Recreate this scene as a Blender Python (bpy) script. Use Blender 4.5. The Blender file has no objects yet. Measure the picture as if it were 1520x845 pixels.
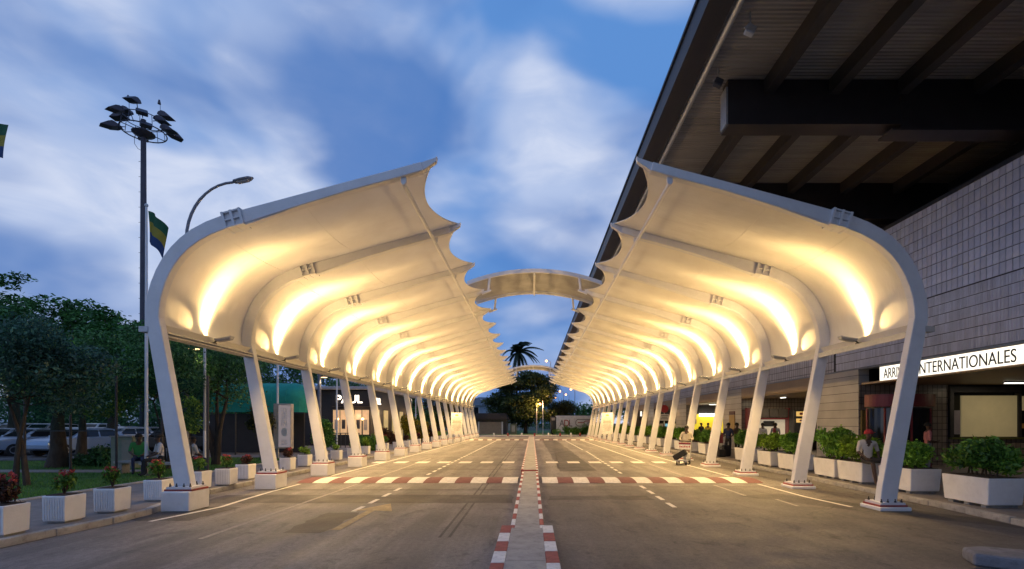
import bpy, bmesh, math, random
import numpy as np
from mathutils import Vector, Matrix
random.seed(7)
R = math.radians
S = bpy.context.scene
COL = S.collection
# ------------------------------------------------------------------ camera
F, VX, VY, H = 718.0, 790.0, 628.0, 1.9          # focal length and vanishing point of the photograph in its pixels, eye height
cam = bpy.data.objects.new('camera', bpy.data.cameras.new('camera')); COL.objects.link(cam)
cam.location = (0, 0, H); cam.rotation_euler = (R(90), 0, 0)
cam.data.sensor_width = 36; cam.data.lens = F/1520*36
cam.data.shift_x = -(VX-760)/1520; cam.data.shift_y = (VY-422.5)/1520
cam.data.clip_start = .1; cam.data.clip_end = 3000
S.camera = cam
# ------------------------------------------------------------------ world, sun, exposure
W = bpy.data.worlds.new('World'); S.world = W; W.use_nodes = True
nt = W.node_tree; nt.nodes.clear()
def N(t, typ, **kw):
    n = t.nodes.new(typ)
    for k, v in kw.items(): setattr(n, k, v)
    return n
def mth(t, op, a, b=None, clamp=False):
    n = N(t, 'ShaderNodeMath', operation=op, use_clamp=clamp)
    for i, v in enumerate((a, b)):
        if v is None: continue
        if isinstance(v, (int, float)): n.inputs[i].default_value = v
        else: t.links.new(v, n.inputs[i])
    return n.outputs[0]
def ramp(t, fac, stops):
    n = N(t, 'ShaderNodeValToRGB'); e = n.color_ramp.elements
    while len(e) < len(stops): e.new(.5)
    for q, (p, c) in zip(e, stops):
        q.position = p; q.color = (*c, 1) if len(c) == 3 else c
    t.links.new(fac, n.inputs[0]); return n.outputs[0]
def mixc(t, fac, a, b, mode='MIX'):
    n = N(t, 'ShaderNodeMix', data_type='RGBA', blend_type=mode)
    for i, v in ((0, fac), (6, a), (7, b)):
        if isinstance(v, (int, float)): n.inputs[i].default_value = v
        elif isinstance(v, tuple): n.inputs[i].default_value = (*v, 1)
        else: t.links.new(v, n.inputs[i])
    return n.outputs[2]
SUN_EL, SUN_ROT = R(1.5), R(200)
sky = N(nt, 'ShaderNodeTexSky', sky_type='NISHITA'); sky.sun_disc = False
sky.sun_elevation = SUN_EL; sky.sun_rotation = SUN_ROT; sky.air_density = 1.0; sky.dust_density = .6; sky.ozone_density = 4.0
tc = N(nt, 'ShaderNodeTexCoord'); sp = N(nt, 'ShaderNodeSeparateXYZ'); nt.links.new(tc.outputs['Generated'], sp.inputs[0])
def cloud(scale, loc, lo, hi, detail=4, dist=.5, rough=.5, sc=(1, 1, 1), rot=0):
    mp = N(nt, 'ShaderNodeMapping'); mp.inputs['Location'].default_value = loc; mp.inputs['Scale'].default_value = sc; mp.inputs['Rotation'].default_value = (0, 0, R(rot))
    nt.links.new(tc.outputs['Generated'], mp.inputs[0])
    n = N(nt, 'ShaderNodeTexNoise'); n.inputs['Scale'].default_value = scale; n.inputs['Detail'].default_value = detail
    n.inputs['Distortion'].default_value = dist; n.inputs['Roughness'].default_value = rough
    nt.links.new(mp.outputs[0], n.inputs[0])
    mr = N(nt, 'ShaderNodeMapRange', interpolation_type='SMOOTHSTEP'); mr.inputs[1].default_value = lo; mr.inputs[2].default_value = hi
    nt.links.new(n.outputs[0], mr.inputs[0]); return mr.outputs[0]
# clear dusk sky, scaled to the long exposure, then blue-grey cloud banks and pale lit cloud drifting over them
SO = (-8.5, -.6)
base = mixc(nt, 1.0, sky.outputs[0], (.16, .16, .16), 'MULTIPLY')
base = mixc(nt, .92, base, (.12, .30, .70))
c2 = cloud(2.5, (7.3+SO[0], 4.4+SO[1], 0), .425, .60, 4, .35, .42, (1, 1, 1.7))
c1 = cloud(2.1, (3.1+SO[0], 1.2+SO[1], 0), .37, .55, 4, .5, .45, (1, 1, 1.9))
c3 = cloud(7.0, (5.1, 8.8, 0), .35, .75, 5, .4, .55, (1, 1, 2.2))
hz = mth(nt, 'MULTIPLY', mth(nt, 'POWER', mth(nt, 'SUBTRACT', 1.0, mth(nt, 'MAXIMUM', sp.outputs[2], 0.0)), 6.0), .55)
col = mixc(nt, hz, base, (.30, .40, .68))
col = mixc(nt, mth(nt, 'MULTIPLY', c1, mth(nt, 'ADD', mth(nt, 'MULTIPLY', c3, .35), .58)), col, (.70, .76, .92))
col = mixc(nt, mth(nt, 'MULTIPLY', c2, .86), col, (.062, .185, .51))
bg = N(nt, 'ShaderNodeBackground'); bg.inputs[1].default_value = 1.0
nt.links.new(col, bg.inputs[0])
wo = N(nt, 'ShaderNodeOutputWorld'); nt.links.new(bg.outputs[0], wo.inputs[0])
sl = bpy.data.lights.new('sun', 'SUN'); sl.energy = .05; sl.angle = R(25); sl.color = (1, .9, .82)
so = bpy.data.objects.new('sun', sl); COL.objects.link(so)
so.rotation_euler = (R(90-1.5), 0, R(-20))
S.view_settings.view_transform = 'Standard'; S.view_settings.look = 'None'
S.view_settings.exposure = 0; S.view_settings.gamma = 1; S.view_settings.use_curve_mapping = False
S.render.engine = 'CYCLES'
# ------------------------------------------------------------------ helpers
def tag(o, label=None, cat=None, group=None, kind=None):
    for k, v in (('label', label), ('category', cat), ('group', group), ('kind', kind)):
        if v: o[k] = v
    return o
def thing(name, loc, label, cat, group=None, rz=0):
    o = bpy.data.objects.new(name, None); COL.objects.link(o); o.location = loc; o.rotation_euler = (0, 0, rz)
    o.empty_display_size = .2
    return tag(o, label, cat, group)
def link(name, me, parent=None, loc=(0, 0, 0), rot=(0, 0, 0), sc=(1, 1, 1)):
    o = bpy.data.objects.new(name, me); COL.objects.link(o); o.parent = parent
    o.location = loc; o.rotation_euler = rot; o.scale = sc
    return o
def copy_tree(o, parent=None):
    c = o.copy(); COL.objects.link(c); c.parent = parent
    for ch in list(o.children): copy_tree(ch, c)
    return c
class MB:
    def __init__(s): s.v = []; s.f = []; s.m = []; s.sm = []
    def add(s, vs, fs, mi=0, sm=False):
        n = len(s.v); s.v += [tuple(v) for v in vs]
        for f in fs: s.f.append(tuple(i+n for i in f)); s.m.append(mi); s.sm.append(sm)
        return s
    def box(s, c, d, mi=0, rot=None, taper=1.0):
        x, y, z = d[0]/2, d[1]/2, d[2]/2; t = taper
        vs = [Vector(p) for p in ((-x*t, -y*t, -z), (x*t, -y*t, -z), (x*t, y*t, -z), (-x*t, y*t, -z), (-x, -y, z), (x, -y, z), (x, y, z), (-x, y, z))]
        if rot is not None:
            m = rot if isinstance(rot, Matrix) else Matrix.Rotation(rot, 3, 'Z')
            vs = [m @ v for v in vs]
        return s.add([v+Vector(c) for v in vs], [(0, 3, 2, 1), (4, 5, 6, 7), (0, 1, 5, 4), (1, 2, 6, 5), (2, 3, 7, 6), (3, 0, 4, 7)], mi)
    def bx(s, x0, x1, y0, y1, z0, z1, mi=0): return s.box(((x0+x1)/2, (y0+y1)/2, (z0+z1)/2), (x1-x0, y1-y0, z1-z0), mi)
    def tube(s, pts, r, n=8, mi=0, cap=True, sy=1):
        pts = [Vector(p) for p in pts]; rs = r if isinstance(r, (list, tuple)) else [r]*len(pts)
        vs = []; up = None
        for i, p in enumerate(pts):
            t = (pts[min(i+1, len(pts)-1)]-pts[max(i-1, 0)]).normalized()
            if up is None: up = Vector((0, 0, 1)) if abs(t.z) < .9 else Vector((1, 0, 0))
            a = (up - t*up.dot(t)).normalized(); b = t.cross(a); up = a
            for k in range(n):
                q = 2*math.pi*(k+.5)/n; vs.append(p+(a*math.cos(q)+b*math.sin(q)*sy)*rs[i])
        fs = [(i*n+k, i*n+(k+1) % n, (i+1)*n+(k+1) % n, (i+1)*n+k) for i in range(len(pts)-1) for k in range(n)]
        s.add(vs, fs, mi, n > 4)
        if cap:
            m = len(s.v)-len(vs); s.f += [tuple(m+k for k in reversed(range(n))), tuple(m+len(vs)-n+k for k in range(n))]; s.m += [mi]*2; s.sm += [False]*2
        return s
    def lathe(s, prof, c=(0, 0, 0), n=16, mi=0, axis='Z', sm=True, sx=1, sy=1):
        vs = []
        for r, z in prof:
            for k in range(n):
                q = 2*math.pi*k/n; p = (r*math.cos(q)*sx, r*math.sin(q)*sy, z)
                if axis == 'Y': p = (p[0], p[2], p[1])
                if axis == 'X': p = (p[2], p[0], p[1])
                vs.append((p[0]+c[0], p[1]+c[1], p[2]+c[2]))
        fs = [(i*n+k, i*n+(k+1) % n, (i+1)*n+(k+1) % n, (i+1)*n+k) for i in range(len(prof)-1) for k in range(n)]
        fs += [tuple(reversed(range(n))), tuple((len(prof)-1)*n+k for k in range(n))]
        return s.add(vs, fs, mi, sm)
    def prism(s, poly, a, b, axis='Y', mi=0):
        n = len(poly)
        def P(u, v, w): return {'Y': (u, w, v), 'X': (w, u, v), 'Z': (u, v, w)}[axis]
        vs = [P(u, v, a) for u, v in poly]+[P(u, v, b) for u, v in poly]
        return s.add(vs, [tuple(range(n)), tuple(reversed(range(n, 2*n)))]+[(i, i+n, (i+1) % n+n, (i+1) % n) for i in range(n)], mi)
    def grid(s, fn, nu, nv, mi=0, sm=True):
        vs = [fn(i/nu, j/nv) for i in range(nu+1) for j in range(nv+1)]
        return s.add(vs, [(i*(nv+1)+j, (i+1)*(nv+1)+j, (i+1)*(nv+1)+j+1, i*(nv+1)+j+1) for i in range(nu) for j in range(nv)], mi, sm)
    def mesh(s, name, mats, bevel=0, seg=1, fix=True):
        me = bpy.data.meshes.new(name); me.from_pydata(s.v, [], s.f)
        for m in (mats if isinstance(mats, (list, tuple)) else [mats]): me.materials.append(m)
        me.polygons.foreach_set('material_index', s.m); me.polygons.foreach_set('use_smooth', s.sm)
        if fix or bevel:
            bm = bmesh.new(); bm.from_mesh(me)
            if fix: bmesh.ops.recalc_face_normals(bm, faces=bm.faces)
            if bevel:
                es = [e for e in bm.edges if len(e.link_faces) == 2 and e.calc_face_angle(0) > .5]
                bmesh.ops.bevel(bm, geom=es, offset=bevel, segments=seg, affect='EDGES', profile=.6)
            bm.to_mesh(me); bm.free()
        if any(s.sm): me.set_sharp_from_angle(angle=R(40))
        me.update(); return me
    def build(s, name, mats, parent=None, loc=(0, 0, 0), bevel=0, seg=1, rz=0, fix=True):
        return link(name, s.mesh(name, mats, bevel, seg, fix), parent, loc, (0, 0, rz))
ORD = ['first', 'second', 'third', 'fourth', 'fifth', 'sixth', 'seventh', 'eighth', 'ninth', 'tenth', 'eleventh', 'twelfth', 'thirteenth', 'fourteenth', 'fifteenth', 'sixteenth', 'seventeenth', 'eighteenth']
def by_rib(y, seen={}):
    r_ = (y-D1)/SP; i = min(16, int(round(r_))); return 'just %s the %s rib' % ('past' if r_ >= i else 'before', ORD[i])
def struct(o): return tag(o, kind='structure')
# ------------------------------------------------------------------ materials
def mat(name, col, rough=.6, metal=0, var=.15, vs=3.0, bump=0, bs=40, emit=None, es=0, dirt=0, spec=.5, island=0, stretch=(1, 1, 1)):
    m = bpy.data.materials.new(name); m.use_nodes = True; t = m.node_tree; b = t.nodes['Principled BSDF']
    b.inputs['Roughness'].default_value = rough; b.inputs['Metallic'].default_value = metal; b.inputs['Specular IOR Level'].default_value = spec
    tcn = N(t, 'ShaderNodeTexCoord'); mp = N(t, 'ShaderNodeMapping'); mp.inputs['Scale'].default_value = stretch; t.links.new(tcn.outputs['Object'], mp.inputs[0])
    c = (*col[:3],)
    n = N(t, 'ShaderNodeTexNoise'); n.inputs['Scale'].default_value = vs; n.inputs['Detail'].default_value = 6; n.inputs['Roughness'].default_value = .62
    t.links.new(mp.outputs[0], n.inputs[0])
    lo = tuple(x*(1-var) for x in c); hi = tuple(min(1, x*(1+var)) for x in c)
    out = ramp(t, n.outputs[0], [(.3, lo), (.7, hi)])
    if island:
        g = N(t, 'ShaderNodeNewGeometry')
        out = mixc(t, 1.0, out, ramp(t, g.outputs['Random Per Island'], [(0, (1-island,)*3), (1, (1,)*3)]), 'MULTIPLY')
    if dirt:
        n2 = N(t, 'ShaderNodeTexNoise'); n2.inputs['Scale'].default_value = vs*2.7; n2.inputs['Detail'].default_value = 9; n2.inputs['Roughness'].default_value = .7
        t.links.new(mp.outputs[0], n2.inputs[0])
        out = mixc(t, mth(t, 'MULTIPLY', ramp(t, n2.outputs[0], [(.5, (0, 0, 0)), (.72, (1, 1, 1))]), dirt), out, tuple(x*.35 for x in c))
    t.links.new(out, b.inputs['Base Color'])
    if bump:
        n3 = N(t, 'ShaderNodeTexNoise'); n3.inputs['Scale'].default_value = bs; n3.inputs['Detail'].default_value = 5
        t.links.new(mp.outputs[0], n3.inputs[0]); bp = N(t, 'ShaderNodeBump'); bp.inputs['Strength'].default_value = bump; bp.inputs['Distance'].default_value = .02
        t.links.new(n3.outputs[0], bp.inputs['Height']); t.links.new(bp.outputs[0], b.inputs['Normal'])
    if emit:
        b.inputs['Emission Color'].default_value = (*emit, 1); b.inputs['Emission Strength'].default_value = es
    return m
def leafmat(name, c0, c1, trans=.25):
    m = bpy.data.materials.new(name); m.use_nodes = True; t = m.node_tree; t.nodes.remove(t.nodes['Principled BSDF'])
    g = N(t, 'ShaderNodeNewGeometry'); c = ramp(t, g.outputs['Random Per Island'], [(0, c0), (.75, c1), (1, tuple(min(1, x*1.5) for x in c1))])
    tcn = N(t, 'ShaderNodeTexCoord'); nn = N(t, 'ShaderNodeTexNoise'); nn.inputs['Scale'].default_value = 1.3; t.links.new(tcn.outputs['Object'], nn.inputs[0])
    c = mixc(t, 1.0, c, ramp(t, nn.outputs[0], [(.3, (.6, .62, .6)), (.7, (1.2, 1.2, 1.1))]), 'MULTIPLY')
    d = N(t, 'ShaderNodeBsdfDiffuse'); tr = N(t, 'ShaderNodeBsdfTranslucent'); gl = N(t, 'ShaderNodeBsdfGlossy'); gl.inputs['Roughness'].default_value = .45
    t.links.new(c, d.inputs[0]); t.links.new(c, tr.inputs[0])
    a = N(t, 'ShaderNodeMixShader'); a.inputs[0].default_value = trans; t.links.new(d.outputs[0], a.inputs[1]); t.links.new(tr.outputs[0], a.inputs[2])
    b = N(t, 'ShaderNodeMixShader'); b.inputs[0].default_value = .035; t.links.new(a.outputs[0], b.inputs[1]); t.links.new(gl.outputs[0], b.inputs[2])
    t.links.new(b.outputs[0], t.nodes['Material Output'].inputs[0]); return m
def tilemat(name, axis, w, h, col, gap, mortar=.012, rough=.3, off=(0, 0)):
    m = bpy.data.materials.new(name); m.use_nodes = True; t = m.node_tree; b = t.nodes['Principled BSDF']; b.inputs['Roughness'].default_value = rough
    g = N(t, 'ShaderNodeNewGeometry'); s = N(t, 'ShaderNodeSeparateXYZ'); t.links.new(g.outputs['Position'], s.inputs[0])
    c = N(t, 'ShaderNodeCombineXYZ'); t.links.new(mth(t, 'ADD', s.outputs[0 if axis == 'x' else 1], off[0]), c.inputs[0]); t.links.new(mth(t, 'ADD', s.outputs[2], off[1]), c.inputs[1])
    k = N(t, 'ShaderNodeTexBrick'); k.offset = 0; k.squash = 1
    k.inputs['Scale'].default_value = 1; k.inputs['Brick Width'].default_value = w; k.inputs['Row Height'].default_value = h
    k.inputs['Mortar Size'].default_value = mortar; k.inputs['Mortar Smooth'].default_value = .1; k.inputs['Bias'].default_value = 0
    k.inputs['Color1'].default_value = (*[x*.86 for x in col], 1); k.inputs['Color2'].default_value = (*[min(1, x*1.1) for x in col], 1); k.inputs['Mortar'].default_value = (*gap, 1)
    t.links.new(c.outputs[0], k.inputs[0])
    n = N(t, 'ShaderNodeTexNoise'); n.inputs['Scale'].default_value = 1.1; n.inputs['Detail'].default_value = 6; t.links.new(g.outputs['Position'], n.inputs[0])
    t.links.new(mixc(t, 1.0, k.outputs[0], ramp(t, n.outputs[0], [(.3, (.75,)*3), (.7, (1,)*3)]), 'MULTIPLY'), b.inputs['Base Color'])
    bp = N(t, 'ShaderNodeBump'); bp.invert = True; bp.inputs['Strength'].default_value = .5; bp.inputs['Distance'].default_value = .01
    t.links.new(k.outputs[1], bp.inputs['Height']); t.links.new(bp.outputs[0], b.inputs['Normal']); return m
def asphalt(name, c, var=.25, wear=(.25, .23, .215)):
    m = bpy.data.materials.new(name); m.use_nodes = True; t = m.node_tree; b = t.nodes['Principled BSDF']
    g = N(t, 'ShaderNodeNewGeometry'); P = g.outputs['Position']
    def nz(sc, det=6, st=(1, 1, 1), ro=.6, di=0):
        mp = N(t, 'ShaderNodeMapping'); mp.inputs['Scale'].default_value = st; t.links.new(P, mp.inputs[0])
        n = N(t, 'ShaderNodeTexNoise'); n.inputs['Scale'].default_value = sc; n.inputs['Detail'].default_value = det; n.inputs['Roughness'].default_value = ro; n.inputs['Distortion'].default_value = di
        t.links.new(mp.outputs[0], n.inputs[0]); return n.outputs[0]
    o = ramp(t, nz(.35, 6), [(.3, tuple(x*(1-var) for x in c)), (.7, tuple(x*(1+var) for x in c))])
    o = mixc(t, mth(t, 'MULTIPLY', ramp(t, nz(1.0, 5, (1.3, .12, 1)), [(.44, (0, 0, 0)), (.62, (1, 1, 1))]), .75), o, wear)            # wheel-polished streaks along the road
    o = mixc(t, mth(t, 'MULTIPLY', ramp(t, nz(2.3, 8, (1, .55, 1), .7, .8), [(.54, (0, 0, 0)), (.68, (1, 1, 1))]), .75), o, tuple(x*.45 for x in c))   # oil stains
    fine = nz(90, 3, (1, 1, 1), .7)
    o = mixc(t, 1.0, o, ramp(t, fine, [(.3, (.5,)*3), (.7, (1.45,)*3)]), 'MULTIPLY')
    o = mixc(t, 1.0, o, ramp(t, nz(14, 4, (1, .8, 1), .75), [(.3, (.72,)*3), (.7, (1.25,)*3)]), 'MULTIPLY')
    vo = N(t, 'ShaderNodeTexVoronoi', feature='DISTANCE_TO_EDGE'); vo.inputs['Scale'].default_value = .27; vo.inputs['Randomness'].default_value = 1
    dm = N(t, 'ShaderNodeVectorMath', operation='ADD'); nn = N(t, 'ShaderNodeTexNoise'); nn.inputs['Scale'].default_value = 1.6; nn.inputs['Detail'].default_value = 5
    t.links.new(P, nn.inputs[0]); t.links.new(P, dm.inputs[0]); t.links.new(nn.outputs[1], dm.inputs[1]); t.links.new(dm.outputs[0], vo.inputs[0])
    o = mixc(t, mth(t, 'MULTIPLY', ramp(t, vo.outputs[0], [(0, (1, 1, 1)), (.006, (0, 0, 0))]), mth(t, 'MULTIPLY', ramp(t, nz(.22, 2), [(.45, (0, 0, 0)), (.55, (1, 1, 1))]), .6)), o, (.02, .02, .02))    # hairline cracks
    t.links.new(o, b.inputs['Base Color'])
    t.links.new(ramp(t, nz(1.4, 5), [(.3, (.55,)*3), (.7, (.85,)*3)]), b.inputs['Roughness'])
    bp = N(t, 'ShaderNodeBump'); bp.inputs['Strength'].default_value = .55; bp.inputs['Distance'].default_value = .012
    t.links.new(fine, bp.inputs['Height']); t.links.new(bp.outputs[0], b.inputs['Normal']); return m
M = dict(
 steel=mat('white painted steel', (.70, .70, .72), .42, 0, .06, 2, .05, 60, dirt=.1),
 steel2=mat('galvanised steel', (.42, .43, .45), .45, .6, .15, 5),
 dark=mat('dark metal', (.05, .05, .055), .5, .3, .2, 5),
 concrete=mat('pale concrete', (.36, .35, .33), .85, 0, .22, 3, .4, 60, dirt=.5),
 whiteconc=mat('white painted concrete', (.80, .79, .79), .7, 0, .06, 2, .2, 50, dirt=.16),
 kerb=mat('kerb concrete', (.40, .38, .35), .9, 0, .25, 4, .5, 50, dirt=.6),
 redpaint=mat('red paint', (.32, .065, .055), .65, 0, .3, 5, .3, 60, dirt=.75),
 whitepaint=mat('white paint', (.74, .73, .71), .65, 0, .14, 5, .3, 60, dirt=.55),
 roadwhite=mat('worn road paint', (.72, .69, .64), .75, 0, .2, 5, .2, 80, dirt=.55),
 roadfaint=mat('faded road paint', (.33, .30, .27), .8, 0, .3, 6, .2, 80, dirt=.8),
 roadred=mat('maroon road paint', (.16, .055, .055), .75, 0, .25, 5, .2, 80, dirt=.5),
 road=asphalt('asphalt', (.145, .132, .125), .38),
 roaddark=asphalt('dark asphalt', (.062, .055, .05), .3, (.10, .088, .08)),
 carpark=asphalt('car park asphalt', (.07, .068, .07)),
 paving=mat('paving', (.24, .21, .19), .85, 0, .2, 2, .3, 30, dirt=.4),
 soil=mat('soil', (.05, .035, .025), .95, 0, .3, 8, .5, 30),
 lawn=mat('lawn', (.06, .16, .03), .9, 0, .35, 4, .8, 60),
 ground=mat('earth', (.06, .07, .04), .95, 0, .3, .3),
 bark=mat('bark', (.055, .042, .032), .95, 0, .35, 9, .9, 25, stretch=(1, 1, .3)),
 burg=mat('burgundy panel', (.20, .035, .045), .4, 0, .12, 4),
 glassdark=mat('dark glass', (.018, .019, .022), .06, 0, .1, 2),
 rubber=mat('rubber', (.02, .02, .02), .8),
 green=mat('green awning cloth', (.012, .27, .20), .8, 0, .15, 4, .2, 40),
 board=mat('pale board', (.55, .47, .28), .6, 0, .08, 1.5, .05, 30, emit=(1, .8, .4), es=.10),
 cream=mat('cream wall', (.45, .40, .33), .8, 0, .15, 2, dirt=.3),
 navy=mat('navy cloth', (.02, .03, .08), .9), black=mat('black cloth', (.015, .015, .017), .85),
 skin=mat('brown skin', (.07, .038, .025), .5, 0, .1, 20), hair=mat('black hair', (.01, .009, .008), .8),
 letter=mat('dark lettering', (.03, .02, .015), .5),
)
def emis(name, c, s):
    m = bpy.data.materials.new(name); m.use_nodes = True; t = m.node_tree; t.nodes.remove(t.nodes['Principled BSDF'])
    n = N(t, 'ShaderNodeTexNoise'); n.inputs['Scale'].default_value = 2.0; tcn = N(t, 'ShaderNodeTexCoord'); t.links.new(tcn.outputs['Object'], n.inputs[0])
    e = N(t, 'ShaderNodeEmission'); e.inputs[1].default_value = s
    t.links.new(ramp(t, n.outputs[0], [(.3, tuple(x*.92 for x in c)), (.7, c)]), e.inputs[0])
    t.links.new(e.outputs[0], t.nodes['Material Output'].inputs[0]); return m
M['tubelight'] = emis('lit fluorescent tube', (1, .95, .8), 5); M['lamp_warm'] = emis('lit warm lamp', (1, .62, .28), 5)
M['sodium'] = emis('lit sodium lamp', (1, .42, .13), 7); M['signface'] = emis('lit sign face', (1, .93, .80), 1.6); M['lens'] = emis('lit floodlight lens', (1, .8, .45), 12)
# tensioned membrane: matt white cloth that lets some light through
mm = bpy.data.materials.new('white membrane'); mm.use_nodes = True; t = mm.node_tree; t.nodes.remove(t.nodes['Principled BSDF'])
tcn = N(t, 'ShaderNodeTexCoord'); n = N(t, 'ShaderNodeTexNoise'); n.inputs['Scale'].default_value = 1.2; n.inputs['Detail'].default_value = 7; t.links.new(tcn.outputs['Object'], n.inputs[0])
cc = ramp(t, n.outputs[0], [(.25, (.76, .73, .67)), (.75, (.86, .84, .79))])
d = N(t, 'ShaderNodeBsdfDiffuse'); tr = N(t, 'ShaderNodeBsdfTranslucent'); a = N(t, 'ShaderNodeMixShader'); a.inputs[0].default_value = .10
t.links.new(cc, d.inputs[0]); t.links.new(cc, tr.inputs[0]); t.links.new(d.outputs[0], a.inputs[1]); t.links.new(tr.outputs[0], a.inputs[2])
gl = N(t, 'ShaderNodeBsdfGlossy'); gl.inputs['Roughness'].default_value = .4; a2 = N(t, 'ShaderNodeMixShader'); a2.inputs[0].default_value = .04
t.links.new(a.outputs[0], a2.inputs[1]); t.links.new(gl.outputs[0], a2.inputs[2]); t.links.new(a2.outputs[0], t.nodes['Material Output'].inputs[0])
w2_ = N(t, 'ShaderNodeTexNoise'); mp_ = N(t, 'ShaderNodeMapping'); mp_.inputs['Scale'].default_value = (.8, 2.4, .8); t.links.new(tcn.outputs['Object'], mp_.inputs[0]); t.links.new(mp_.outputs[0], w2_.inputs[0]); w2_.inputs['Scale'].default_value = 1.6; w2_.inputs['Detail'].default_value = 3
bp_ = N(t, 'ShaderNodeBump'); bp_.inputs['Strength'].default_value = .35; bp_.inputs['Distance'].default_value = .06; t.links.new(w2_.outputs[0], bp_.inputs['Height']); t.links.new(bp_.outputs[0], d.inputs['Normal'])
M['membrane'] = mm
def light(name, typ, loc, energy, color, parent=None, size=.3, target=None, spot=None, blend=.8, sizey=None):
    l = bpy.data.lights.new(name, typ); l.energy = energy; l.color = color
    if typ == 'AREA':
        l.size = size
        if sizey: l.shape = 'RECTANGLE'; l.size_y = sizey
    else: l.shadow_soft_size = size
    if spot: l.spot_size = spot; l.spot_blend = blend
    o = bpy.data.objects.new(name, l); COL.objects.link(o); o.parent = parent; o.location = loc
    if target is not None: o.rotation_euler = (Vector(target)-Vector(loc)).to_track_quat('-Z', 'Y').to_euler()
    return o
WARM = (1, .64, .25)
def textmesh(s, h, mats, depth=.004, xs=1.0, align='LEFT', bold=0):
    c = bpy.data.curves.new('lettering', 'FONT'); c.body = s; c.size = h/.72; c.extrude = depth; c.align_x = align; c.offset = bold
    o = bpy.data.objects.new('lettering', c); COL.objects.link(o); bpy.context.view_layer.update()
    me = bpy.data.meshes.new_from_object(o.evaluated_get(bpy.context.evaluated_depsgraph_get()))
    bpy.data.objects.remove(o); bpy.data.curves.remove(c)
    me.materials.clear(); me.materials.append(mats)
    for v in me.vertices: v.co.x *= xs
    return me
# ================================================================== ground, road, pavements
g = MB(); g.add([(-900, -60, -.02), (900, -60, -.02), (900, 1500, -.02), (-900, 1500, -.02)], [(0, 1, 2, 3)]); struct(g.build('ground', M['ground']))
SP, D1, NR, XC = 3.5, 10.7, 17, .10                       # rib spacing, first rib, number of ribs, centre line of the canopies
YE = D1+SP*(NR-1)+1.0
KL = [(-8.2, -4), (-8.05, 7.4), (-7.82, 9.7), (-8.1, 10.8), (-8.6, 11.7), (-8.62, 64)]
KR = [(8.95, -4), (9.0, 9), (9.25, 16), (9.3, 64)]
def kx(K, y):
    for (a, b), (c, d) in zip(K, K[1:]):
        if b <= y <= d: return a+(c-a)*(y-b)/(d-b)
    return K[-1][0]
b = MB()
b.add([(-14, -10, 0), (14, -10, 0), (14, 64, 0), (-14, 64, 0)], [(0, 1, 2, 3)])
b.add([(-60, 64, 0), (60, 64, 0), (60, 71, 0), (-60, 71, 0)], [(0, 1, 2, 3)])
road = struct(b.build('road', M['road']))
def ragged(name, m, x0, x1, y0, y1, z, parent, j=.05, st=.25):
    pts_ = []
    for (a, b_), (c, d_) in (((x0, y0), (x1, y0)), ((x1, y0), (x1, y1)), ((x1, y1), (x0, y1)), ((x0, y1), (x0, y0))):
        n_ = max(2, min(60, int(math.dist((a, b_), (c, d_))/st)))
        pts_ += [(a+(c-a)*i/n_+random.uniform(-j, j), b_+(d_-b_)*i/n_+random.uniform(-j, j)) for i in range(n_)]
    cx, cy = (x0+x1)/2, (y0+y1)/2; q = MB(); n_ = len(pts_); q.add([(cx, cy, z)]+[(x, y, z) for x, y in pts_], [(0, i+1, (i+1) % n_+1) for i in range(n_)]); return q.build(name, m, parent)
def sheet(name, m, x0, x1, y0, y1, z, parent=None):
    if name == 'asphalt_or_shade_patch': return ragged(name, m, x0, x1, y0, y1, z, parent)
    q = MB(); q.add([(x0, y0, z), (x1, y0, z), (x1, y1, z), (x0, y1, z)], [(0, 1, 2, 3)]); return q.build(name, m, parent)
# asphalt repairs, and one wide sheet of painted shade by the terminal
sheet('asphalt_or_shade_patch', M['roaddark'], -8.0, -.5, 11.45, 12.75, .004, road)
sheet('asphalt_or_shade_patch', M['roaddark'], .4, 3.0, 11.9, 12.6, .004, road)
sheet('asphalt_or_shade_patch', M['roaddark'], -4.35, -3.62, 8.35, 10.2, .004, road)
sheet('asphalt_or_shade_patch', M['roaddark'], 1.1, 2.6, 19, 60, .004, road)
sheet('sealed_joint', M['roaddark'], -8.2, -.5, 13.62, 13.76, .006, road)
for x in (-1.56, -1.40): sheet('sealed_joint', M['roaddark'], x, x+.05, 8.0, 60, .005, road)
for y in (19.7, 28.5, 37): sheet('sealed_joint', M['roaddark'], -7.4, -.5, y, y+.2, .006, road)
q = MB(); q.add([(5.3, 12.6, .004), (7.4, 10.0, .004), (8.9, 8.6, .004), (8.95, 9.6, .004), (7.8, 11.2, .004), (6.6, 13.0, .004)], [tuple(range(6))]); q.build('asphalt_or_shade_patch', M['roaddark'], road)
ragged('asphalt_or_shade_patch', asphalt('shade-painted asphalt', (.115, .105, .10), .25, (.17, .15, .135)), .3, 8.7, -3, 14.6, .003, road, .10, .3)  # darker colour paints in the weaker light on the near terminal-side carriageway
ragged('asphalt_or_shade_patch', M['roaddark'], -7.9, -6.6, 9.4, 10.9, .005, road, .08)
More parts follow.
